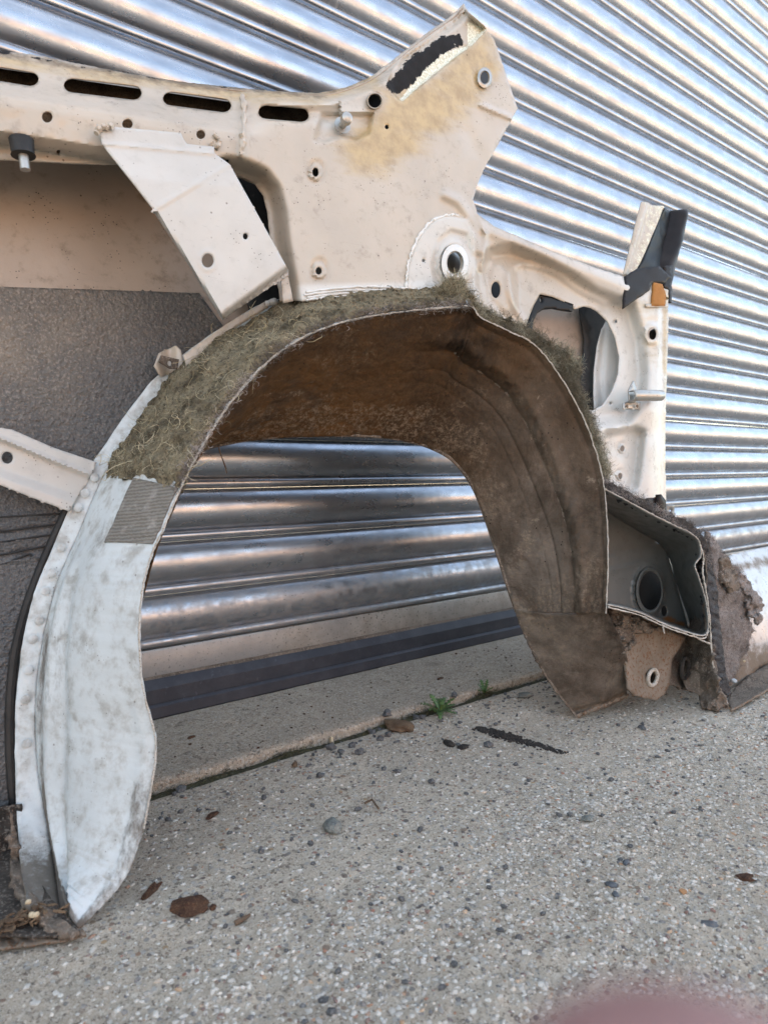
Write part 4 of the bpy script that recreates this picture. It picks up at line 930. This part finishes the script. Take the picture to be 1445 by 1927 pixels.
# black sealant strip on the sawn edge and the felt behind it
tb_o = [(1136, 905), (1150, 908), (1195, 932), (1235, 955), (1268, 972), (1300, 984), (1318, 1000), (1334, 1028), (1343, 1075), (1351, 1110), (1354, 1160), (1359, 1210), (1365, 1260), (1377, 1305), (1366, 1316), (1350, 1285), (1343, 1235), (1339, 1185), (1334, 1140), (1329, 1095), (1325, 1050), (1317, 1015), (1296, 999), (1228, 965), (1185, 942), (1138, 918)]
sheet('sealant_strip', tb_o, M['tar'], car, lambda X, Y: .003+fbm(X, Y, 7, 4, 2)*.0022, step=3.2, thick=.012, ragged=1.5, key='strip')
Ws, _, Vs = SURF['strip']; ns = np.tile(np.array([-.3, -.7, .65]), (len(Ws), 1)); ns /= np.linalg.norm(ns[0])
top_ = (Vs[:, 1] < 1060)
fibres('felt_fibres', Ws[top_], ns[top_], 3000, .005, .00016, M['fibregrey'], .002, 1.2, seed=31, stick=.8)
fl_o = [(1330, 1000), (1345, 1012), (1360, 1040), (1373, 1052), (1372, 1062), (1388, 1066), (1398, 1082), (1410, 1112), (1402, 1150), (1411, 1165), (1418, 1188), (1410, 1205), (1408, 1225), (1394, 1240), (1388, 1262), (1376, 1288), (1368, 1290), (1358, 1240), (1352, 1180), (1350, 1110), (1342, 1060)]
def fl_off(X, Y): return .012+.028*np.clip((X-1345)/60, 0, 1)+fbm(X, Y, 26, 4, 3)*.006
sheet('torn_felt', fl_o, M['feltgrey'], car, fl_off, [ell(1395, 1162, 3, 4, 8)], step=3.6, thick=.004, ragged=2.5, key='torn')
Wt, _, Vt = SURF['torn']; ntt = np.tile(np.array([.2, -.9, .3]), (len(Wt), 1)); fibres('felt_fibres', Wt, ntt, 5000, .005, .00015, M['fibregrey'], .001, 1.2, seed=33, stick=.3)
sheet('torn_felt', [(1385, 1085), (1396, 1078), (1408, 1090), (1416, 1108), (1432, 1122), (1438, 1140), (1430, 1152), (1437, 1168), (1428, 1174), (1414, 1160), (1404, 1130), (1398, 1108)], M['feltgrey'], car, lambda X, Y: .032+fbm(X, Y, 12, 7, 3)*.006, step=3.2, thick=.006, ragged=2.5)
def lump_sheet(name, out, mat, off, amp, sc, seed, thick=.006, step=4, ragged=2, **k):
    return sheet(name, out, mat, car, lambda X, Y: (off(X, Y) if callable(off) else off)+fbm(X, Y, sc, seed, 3)*amp, step=step, thick=thick, ragged=ragged, angle=28, **k)
lump_sheet('torn_felt', [(1355, 1055), (1368, 1048), (1388, 1078), (1392, 1110), (1372, 1118), (1360, 1090)], M['grime'], .008, .006, 16, 3)
# outer sill skin running out of the picture
def sill_off(X, Y): return .055+.0004*np.clip(1260-Y, -60, 260)*.55-.030*np.sin(np.clip((Y-1030)/270, 0, 1)*np.pi)*.6+.00003*(X-1350)
sheet('sill_panel', [(1340, 1062), (1370, 1046), (1400, 1038), (1445, 1028), (1520, 1015), (1520, 1225), (1470, 1238), (1430, 1255), (1400, 1285), (1385, 1320), (1350, 1280), (1345, 1150)], M['silver'], car, sill_off, step=6, thick=.0015,
      attrs={'dirt': lambda X, Y: np.clip(.55*np.exp(-((Y-1065+(X-1400)*.2)/12)**2)+.7*sstep((Y-1180)/60)+.25, 0, 1)})
sheet('floor_flange', [(1368, 1320), (1382, 1296), (1410, 1270), (1450, 1240), (1530, 1225), (1530, 1282), (1470, 1290), (1445, 1298), (1412, 1316), (1378, 1336)], M['grime'], car, lambda X, Y: zoff(X, Y, .006+.012*sstep((1300-Y)/60)+fbm(X, Y, 14, 3, 2)*.0015), step=5, thick=.002, attrs=None)
edge_tube('cut_edge', [(1376, 1336), (1412, 1317), (1445, 1299), (1475, 1291), (1530, 1283)], .0, .0018) if False else None
p = catmull([(1374, 1337), (1395, 1327), (1412, 1317), (1445, 1299), (1475, 1291), (1530, 1283)], 8); Wp = PP(p[:, 0], p[:, 1], zoff(p[:, 0], p[:, 1], .007)); mesh_obj('cut_edge', *tube(Wp+rng.normal(0, .0004, Wp.shape), .002, 6), M['rustmetal'], car)

# --- towing lug plate and the caked metal round it
lug = [(1160, 1150), (1200, 1158), (1246, 1180), (1290, 1200), (1278, 1222), (1265, 1240), (1262, 1270), (1261, 1285), (1252, 1306), (1236, 1318), (1215, 1315), (1192, 1308), (1182, 1298), (1176, 1240), (1168, 1190)]
lf = sheet('towing_lug', lug, M['rustmetal'], car, lambda X, Y: .040+fbm(X, Y, 30, 3, 2)*.0012-.004*np.exp(-(segd(X, Y, [(1176, 1200), (1184, 1296)])/8)**2), [[(1215, 1268), (1222, 1262), (1232, 1267), (1240, 1276), (1239, 1284), (1231, 1287), (1220, 1283), (1215, 1276)]], step=4.2, thick=.004)
V = []; c0 = PP([1227], [1275], .0385)[0]
tor = np.array([c0+np.array([.0125*math.cos(t), -.001, .0115*math.sin(t)]) for t in np.linspace(0, 2*math.pi, 25)]); Vt_, Ft_ = tube(tor, .0028, 7, cap=False); mesh_obj('lug_eye', Vt_, Ft_, M['cutedge'], lf)
lump_sheet('caked_metal', [(1150, 1145), (1246, 1176), (1303, 1196), (1338, 1214), (1345, 1262), (1352, 1290), (1372, 1328), (1350, 1338), (1322, 1332), (1312, 1308), (1290, 1296), (1262, 1290), (1240, 1300), (1190, 1290), (1170, 1240), (1140, 1190)], M['grime'], lambda X, Y: .060-.0012*np.clip(X-1290, 0, 60)+.012*np.exp(-(segd(X, Y, [(1285, 1215), (1280, 1270)])/14)**2), .008, 22, 5, step=4)
lump_sheet('caked_metal', [(1150, 1142), (1180, 1150), (1205, 1165), (1240, 1180), (1225, 1192), (1195, 1190), (1190, 1215), (1176, 1230), (1160, 1200)], M['grime'], .030, .008, 14, 8, step=4)
ringp = np.array([PP([1287], [1258], .045)[0]+np.array([.012*math.cos(t), -.002, .016*math.sin(t)]) for t in np.linspace(0, 2*math.pi, 21)]); mesh_obj('drain_ring', *tube(ringp+rng.normal(0, .0006, ringp.shape), .003, 6, cap=False), M['soil'], car)
# grey tab and dark wedge at the foot of the pillar
sheet('foot_tab', [(1253, 948), (1269, 950), (1269, 972), (1252, 966)], M['boxin'], car, .05, [ell(1261, 961, 3, 3, 8)], step=5, thick=.0015)
sheet('rubber_wedge', [(1218, 948), (1226, 938), (1244, 930), (1253, 942), (1253, 966), (1240, 962), (1222, 954)], M['brownblack'], car, lambda X, Y: .035+.006*np.exp(-((X-1232)/5)**2), step=5, thick=.01)

# --- dirty sill remains under the pad at the left
lump_sheet('lower_sill', [(-260, 1500), (0, 1520), (40, 1515), (48, 1600), (75, 1660), (112, 1712), (150, 1752), (100, 1762), (0, 1762), (-260, 1775)], M['darkgrime'], lambda X, Y: np.minimum(.125, zoff(X, Y, .012)*.95), .003, 40, 6, step=6, thick=.002)
lump_sheet('lower_sill_web', [(20, 1530), (44, 1620), (60, 1680), (110, 1725), (150, 1754), (118, 1758), (70, 1735), (40, 1700), (20, 1640)], M['grime'], lambda X, Y: np.minimum(.10, zoff(X, Y, .014)*.9), .006, 22, 3, step=5)
sheet('torn_floor_edge', [(-260, 1770), (0, 1742), (60, 1752), (110, 1745), (155, 1748), (163, 1758), (130, 1768), (60, 1778), (0, 1786), (-260, 1815)], M['rustmetal'], car, lambda X, Y: zoff(X, Y, .006+fbm(X, Y, 18, 3, 2)*.002), step=5, thick=.002, ragged=1.5)

# ================================================================== LOOSE THINGS ON THE GROUND
def thing(o, label, cat, group=None): return tag(o, label, cat, group)
def rel_obj(name, VF, mat, c, **k):
    V, Fq = VF; o = mesh_obj(name, np.asarray(V)-np.asarray(c), Fq, mat, **k); o.location = tuple(c); return o
def zat(x, y):
    return float(ground_z(np.array([x]), np.array([y]))[0]) if y < JY else .012
def gobj(name, px, py, size, mat, label, cat, group=None, seed=1, sub=2, rough=.25, flat=.6, yaw=None, z=None):
    P_ = GP(px, py, z or 0.0)
    c = np.array([P_[0], P_[1], (z if z is not None else zat(P_[0], P_[1]))+(size[2] if len(size) > 2 else size[0]*flat)*.6])
    return thing(rel_obj(name, rock(c, size, seed, sub, flat, rough, yaw), mat, c, angle=35), label, cat, group)

gobj('pebble', 626, 1562, (.0115, .0095, .007), M['lightstone'], 'rounded grey green pebble alone on the concrete below the arch opening', 'stone', seed=4, rough=.12, sub=3)
gobj('earth_clod', 752, 1371, (.024, .017, .006), M['earth'], 'flat brown earthy disc lying beside the joint among dark stones', 'clod', seed=6, rough=.15, sub=3)
gobj('tar_lump', 845, 1402, (.011, .006, .0035), M['soil'], 'black oval tar lump left of the soil streak', 'tar lump', seed=8, rough=.15)
gobj('tar_lump', 872, 1408, (.008, .006, .002), M['soil'], 'thin dark crumb patch just right of the black oval lump', 'tar lump', seed=9, rough=.4)
gobj('dark_stone', 918, 1406, (.006, .006, .0045), M['stone'], 'small round dark stone between the oval tar lump and the soil streak', 'stone', seed=10)
gobj('rust_flake', 358, 1712, (.015, .011, .0035), M['rustflake'], 'largest brown rust flake near the foot of the pale liner', 'rust flake', seed=16, rough=.28, sub=3)
gobj('rust_flake', 285, 1680, (.013, .0045, .002), M['rustflake'], 'long thin rust flake up left of the big flake', 'rust flake', seed=12, rough=.4, yaw=.7)
gobj('rust_crumb', 332, 1716, (.003, .0026, .002), M['rustflake'], 'dark crumb touching the left side of the big rust flake', 'rust flake', seed=13)
gobj('rust_crumb', 401, 1714, (.0034, .0026, .002), M['rustflake'], 'dark crumb just right of the big rust flake', 'rust flake', seed=14)
gobj('red_chip', 400, 1535, (.0095, .004, .0018), M['rustflake'], 'flat reddish chip on the concrete close to the pale liner edge', 'chip', seed=15, yaw=.5)
gobj('slate_chip', 1150, 1667, (.006, .0035, .002), M['slate'], 'larger blue black slate chip in the lower right concrete', 'slate chip', seed=16, yaw=-1.0)
gobj('slate_chip', 1178, 1624, (.0045, .003, .002), M['slate'], 'small square slate chip above the larger blue black one', 'slate chip', seed=17, yaw=.4)
gobj('slate_chip', 1336, 1743, (.0065, .0025, .0018), M['slate'], 'long narrow slate chip near the lower right corner', 'slate chip', seed=18, yaw=-.9)
gobj('slate_chip', 1158, 1687, (.0036, .0028, .0018), M['slate'], 'slate chip just below the larger blue black one', 'slate chip', seed=19)
gobj('grey_chip', 1108, 1545, (.0085, .005, .003), M['lightstone'], 'flat grey stone chip in the middle of the right hand concrete', 'stone', seed=20)
gobj('dark_chip', 1208, 1372, (.008, .005, .0022), M['stone'], 'dark triangular chip on the concrete below the towing lug', 'stone', seed=21)
gobj('flat_stone', 988, 1312, (.013, .009, .004), M['lightstone'], 'flat pale grey stone in the joint beside the arch tail', 'stone', seed=22)
gobj('red_cluster', 1406, 1655, (.010, .006, .002), M['rustflake'], 'reddish brown crumbly cluster at the right edge', 'rust flake', seed=23, rough=.5)
gobj('glass_cube', 1381, 1284, (.0062, .0045, .004), M['glass'], 'bluish white glass cube resting against the sawn sill edge', 'glass fragment', seed=24, sub=1, rough=.05, z=.024)
gobj('glass_cube', 1398, 1246, (.0048, .004, .003), M['wood'], 'small cream glass fragment lying below the torn felt flap', 'glass fragment', seed=25, sub=1, rough=.05, z=.035)
gobj('wood_chip', 624, 1395, (.004, .0025, .008), M['wood'], 'pale upright wood chip wedged in the joint', 'wood chip', seed=26, rough=.2)
gobj('tan_chip', 555, 1442, (.0065, .0035, .0025), M['earth'], 'small tan chip below the joint left of the dark stones', 'chip', seed=27)
gobj('orange_chip', 1285, 1680, (.004, .003, .0015), mat_simple('orange_gravel', (.42, .22, .10), .8), 'orange brown gravel chip in the lower right concrete', 'stone', seed=28)
gobj('bark_flake', 828, 1278, (.0085, .0035, .0015), M['rustflake'], 'dark brown flake lying on the sill slab above the larger weed', 'flake', seed=29, z=.012, yaw=.3)
gobj('bark_flake', 360, 1389, (.006, .003, .0015), M['rustflake'], 'dark brown flake on the sill slab near the pale liner', 'flake', seed=30, z=.012, yaw=.2)
tw = np.array([GP(442, 1738, .003), GP(456, 1731, .004), GP(470, 1722, .003)]); thing(rel_obj('twig', tube(tw, [.0022, .002, .0012], 7), M['twig'], tw[1]), 'short brown twig right of the big rust flake', 'twig')
tw = np.array([GP(686, 1512, .003), GP(700, 1505, .004), GP(712, 1522, .003)]); thing(rel_obj('twig', tube(tw, .0013, 6), M['twig'], tw[1]), 'small bent brown twig below the dark stones', 'twig')

# dark gravel stones along the joint
gr = [(622, 1410, 6.5), (642, 1418, 4.6), (662, 1406, 5.4), (676, 1419, 6), (602, 1464, 5), (700, 1378, 6), (715, 1392, 5), (712, 1370, 6.5), (728, 1362, 7), (730, 1385, 5.4), (762, 1354, 6), (784, 1351, 7), (795, 1353, 5), (812, 1474, 4.4), (748, 1455, 4), (722, 1449, 3.5), (828, 1347, 5), (855, 1325, 5.5), (340, 1487, 6), (1125, 1420, 3)]
lb = ['first dark stone from the wood chip in the joint', 'small dark stone right of the wood chip', 'blue grey stone in the loose row below the joint', 'right hand stone of the loose row below the joint', 'lone dark stone below the joint left of the loose row', 'dark stone left of the brown disc', 'dark stone touching the lower left of the brown disc', 'dark stone in the joint above left of the brown disc', 'dark stone in the joint just above the brown disc', 'dark stone against the lower edge of the brown disc', 'dark stone in the joint right of the brown disc', 'larger dark stone in the joint between brown disc and weed', 'dark stone touching the roots of the larger weed', 'lone dark stone in the concrete below the brown disc', 'tiny dark stone below left of the brown disc', 'tiniest dark stone left of another below the brown disc', 'dark stone under the leaves of the larger weed', 'dark stone in the joint between the two weeds', 'dark stone in the joint at the edge of the pale liner', 'tiny dark stone right of the soil streak']
for i, ((x, y, s), l) in enumerate(zip(gr, lb)):
    gobj('gravel_stone', x, y, (s*.001, s*.00085, s*.0007), M['stone'], l, 'stone', 'dark gravel stones along the joint', seed=40+i, sub=2, rough=.3)

# soil streak
a, b = GP(905, 1374), GP(1058, 1417); V = []; Fq = []
st = []
for i in range(900):
    t = rnd.random(); w_ = (1-abs(2*t-.75)*.5)*.019; q = a+(b-a)*t+np.array([rnd.gauss(0, .3)*w_, rnd.gauss(0, .55)*w_, 0]); q = q+np.array([0, math.sin(t*3)*.006, 0])
    s = rnd.uniform(.0006, .0022)*(1.4 if t < .45 else 1); st.append(rock((q[0], q[1], zat(q[0], q[1])+s*.3), (s, s, s*.7), i, 1, .7, .3))
tag(rel_obj('soil_streak', join(st), M['soil'], (a+b)/2, smooth=False), 'dark streak of crumbled soil on the concrete right of the weeds', 'soil', kind='stuff')

# loose and embedded aggregate
def project(P_):
    d = P_-CAM; z = d@FV; return CX+F_PX*(d@RV)/z, CY-F_PX*(d@UV)/z
def scatter(name, n, x0, x1, y0, y1, size, dens, mat, seed, z0=0., sink=.3, kind='stuff', sub=1):
    r = np.random.default_rng(seed); Vs, Fs, tone = [], [], []; base, bf = ico(sub); bf = np.array(bf); k = 0
    while k < n:
        x, y = r.uniform(x0, x1), r.uniform(y0, y1)
        if r.random() > dens(x, y): n -= .25; continue
        px, py = project(np.array([x, y, 0.]))
        if not (-60 < px < 1500 and py < 1990): n -= .02; continue
        s = size*min(r.lognormal(0, .5), 2.1); sc = np.array([s*r.uniform(.8, 1.5), s*r.uniform(.7, 1.1), s*r.uniform(.45, .8)]); a_ = r.uniform(0, 6.28)
        v = base*(1+r.uniform(-.28, .28, (len(base), 1)))*sc; v = v@np.array([[math.cos(a_), math.sin(a_), 0], [-math.sin(a_), math.cos(a_), 0], [0, 0, 1]])
        gz_ = z0 if z0 else zat(x, y)
        Vs.append(v+np.array([x, y, gz_+sc[2]*(sink-.3)])); Fs.append(bf+len(base)*k); tone.append(np.full(len(base), r.random())); k += 1
    V = np.vstack(Vs); return mesh_obj(name, V, np.vstack(Fs), mat, None, 0, {'tone': np.concatenate(tone)}, smooth=False)
dn = lambda x, y: np.clip(.25+.75*sstep((-.44-.0*x-y)/.08), 0, 1)
tag(scatter('aggregate_pebbles', 20000, -.05, 1.3, -.93, -.23, .00125, dn, M['pebble'], 3, sink=.05), 'fine pale and brown aggregate exposed in the yard concrete', 'aggregate', kind='stuff')
tag(scatter('loose_grit', 900, .2, 1.2, -.62, -.215, .0016, lambda x, y: .4+.6*math.exp(-((y+.24)/.05)**2), M['stone'], 5, sink=.8), 'dark loose grit scattered near the joint', 'grit', kind='stuff')
tag(scatter('slab_grit', 320, .25, 1.6, -.2, -.04, .0009, lambda x, y: 1, M['rustflake'], 6, z0=.0122, sink=.5), 'tiny dark grit lying on the sill slab', 'grit', kind='stuff')

# pebbles caught on the torn sill at the left
for i, (x, y, s, l) in enumerate([(53, 1698, 5, 'upper cream pebble caught in the dirty sill corner'), (60, 1722, 5.5, 'left cream pebble of the pair in the dirty sill corner'), (68, 1722, 5, 'right cream pebble of the pair in the dirty sill corner')]):
    c = PP([x], [y], zoff(np.array([x]), np.array([y]), .022)*.85)[0]
    thing(rel_obj('pebble', rock(c, (s*.0005, s*.0004, s*.0004), 70+i, 2, 1, .12), M['wood'], c), l, 'stone', 'cream pebbles caught in the torn sill')
c = PP([42], [1736], zoff(np.array([66]), np.array([1736]), .012))[0]
lt = [rock(c+np.array([rnd.gauss(0, .011), rnd.gauss(0, .005), rnd.uniform(0, .006)]), (rnd.uniform(.002, .006), rnd.uniform(.001, .003), .001), i, 1, 1, .3) for i in range(60)]
tag(rel_obj('sill_debris', join(lt), M['earth'], c, smooth=False), 'dry leaf scraps and crumbs lying on the torn sill edge', 'debris', kind='stuff')

# moss along the joint
xs = np.arange(.22, 1.02, .004); mw = np.clip(.55+.5*vnoise(xs, 0*xs, .05, 3), 0, 1)
V = []
for x, m_ in zip(xs, mw):
    for k in range(7):
        t = k/6.; V.append((x, JY-.010+t*.014+vnoise(np.array([x]), np.array([k*1.]), .01, 2)[0]*.001, -.005+.006*m_*math.sin(math.pi*t)+.004*t*m_+rnd.uniform(-.0008, .0008)))
V = np.array(V)
ms = tag(mesh_obj('moss', V, grid_faces(len(xs), 7), M['mosscore'], angle=180), 'damp green brown moss filling the joint between slab and yard', 'moss', kind='stuff')
mn = np.tile(np.array([0, -.5, .86]), (len(V), 1)); msk = np.repeat(mw**2, 7)+.02
mf = fibres('moss_tufts', V, mn, 4500, .003, .00022, M['moss'], .001, .8, seg=3, parent=None, mask=msk, seed=44, stick=.9)
tag(mf, 'short green moss tufts along the joint', 'moss')

# weeds
def weed(px, py, n, L, label, spread, seed, up):
    c = GP(px, py, .004); r = random.Random(seed); e = empty('dandelion_weed', tuple(c), label, 'weed')
    for k in range(n):
        a_ = 2*math.pi*k/n+r.uniform(-.3, .3); l = L*r.uniform(.6, 1.15); el = r.uniform(*up); V = []; m = 13
        for i in range(m):
            t = i/(m-1.); rad = l*t*math.cos(el)*spread; z = l*(t*math.sin(el)-.35*t*t*r.uniform(.8, 1.2)*math.cos(el)); 
            w_ = l*.13*math.sin(math.pi*min(1, t*.92+.08))**.7*(1.0+.55*(1 if i % 2 else -1))*(0.4+.8*t) if 0 < i < m-1 else l*.015
            ctr = np.array([rad*math.cos(a_), rad*math.sin(a_), max(z, .001)]); s = np.array([-math.sin(a_), math.cos(a_), 0])
            V += [c+ctr-s*w_+np.array([0, 0, w_*.35]), c+ctr, c+ctr+s*w_+np.array([0, 0, w_*.35])]
        mesh_obj('leaf', V, grid_faces(m, 3), M['leaf'], e, .0004)
weed(828, 1340, 13, .034, 'larger green weed rosette growing in the joint beside the brown disc', 1.0, 3, (.15, 1.2))
weed(912, 1305, 8, .026, 'smaller upright green weed in the joint nearer the arch tail', .7, 5, (.6, 1.35))

# root thread hanging from the arch lip
p = PP(np.array([411, 414, 418, 424, 427]), np.array([838, 852, 862, 878, 891]), .13)
th = thing(rel_obj('root_thread', tube(p, [.0006, .0009, .0006, .0010, .0005], 5), M['twig'], p[0]), 'thin dark dead root thread hanging from the arch lip', 'root thread')

# ================================================================== PERSON: fingertip of the hand holding the camera
def cs(x, y, z): return CAM+RV*x+UV*y+FV*z
def skin_mesh(name, verts, edges, radii, mat, sub=2):
    me = bpy.data.meshes.new(name); c = cs(.03, -.09, .0); me.from_pydata([tuple(cs(*v)-c) for v in verts], edges, []); me.materials.append(mat)
    o = bpy.data.objects.new(name, me); COL.objects.link(o); o.location = tuple(c)
    o.modifiers.new('skin', 'SKIN').use_smooth_shade = True
    for v, r in zip(me.skin_vertices[0].data, radii): v.radius = (r, r)
    me.skin_vertices[0].data[0].use_root = True
    s = o.modifiers.new('sub', 'SUBSURF'); s.levels = sub; s.render_levels = sub
    return o
hv = [(.075, -.150, -.05), (.06, -.105, -.03), (.035, -.082, -.012),            # wrist, palm, index knuckle
      (.022, -.062, .012), (.0138, -.042, .026), (.0120, -.0209, .0298),                  # index
      (.055, -.075, -.022), (.05, -.052, .002), (.045, -.052, .02), (.038, -.062, .026),   # middle, curled
      (.073, -.078, -.032), (.072, -.056, -.012), (.066, -.056, .006), (.058, -.066, .012), # ring
      (.088, -.085, -.042), (.090, -.067, -.028), (.086, -.064, -.012), (.079, -.070, -.006), # little
      (.040, -.125, -.022), (.018, -.118, -.004), (.008, -.104, .010)]               # thumb
he = [(0, 1), (1, 2), (2, 3), (3, 4), (4, 5), (1, 6), (6, 7), (7, 8), (8, 9), (1, 10), (10, 11), (11, 12), (12, 13), (1, 14), (14, 15), (15, 16), (16, 17), (0, 18), (18, 19), (19, 20)]
hr = [.022, .024, .012, .0105, .0098, .0090, .011, .009, .008, .007, .011, .0088, .0078, .0068, .010, .0078, .0068, .006, .014, .011, .009]
hand = skin_mesh('person', hv, he, hr, M['skinflesh'])
tag(hand, 'bare hand with one blurred fingertip reaching into the bottom right corner', 'person')
c = np.array(hand.location); slv = np.array([cs(.068, -.138, -.045), cs(.075, -.150, -.05), cs(.10, -.20, -.08), cs(.16, -.29, -.15)])
mesh_obj('sleeve', *tube(slv, [.031, .034, .042, .05], 20), M['sleeve'], hand)
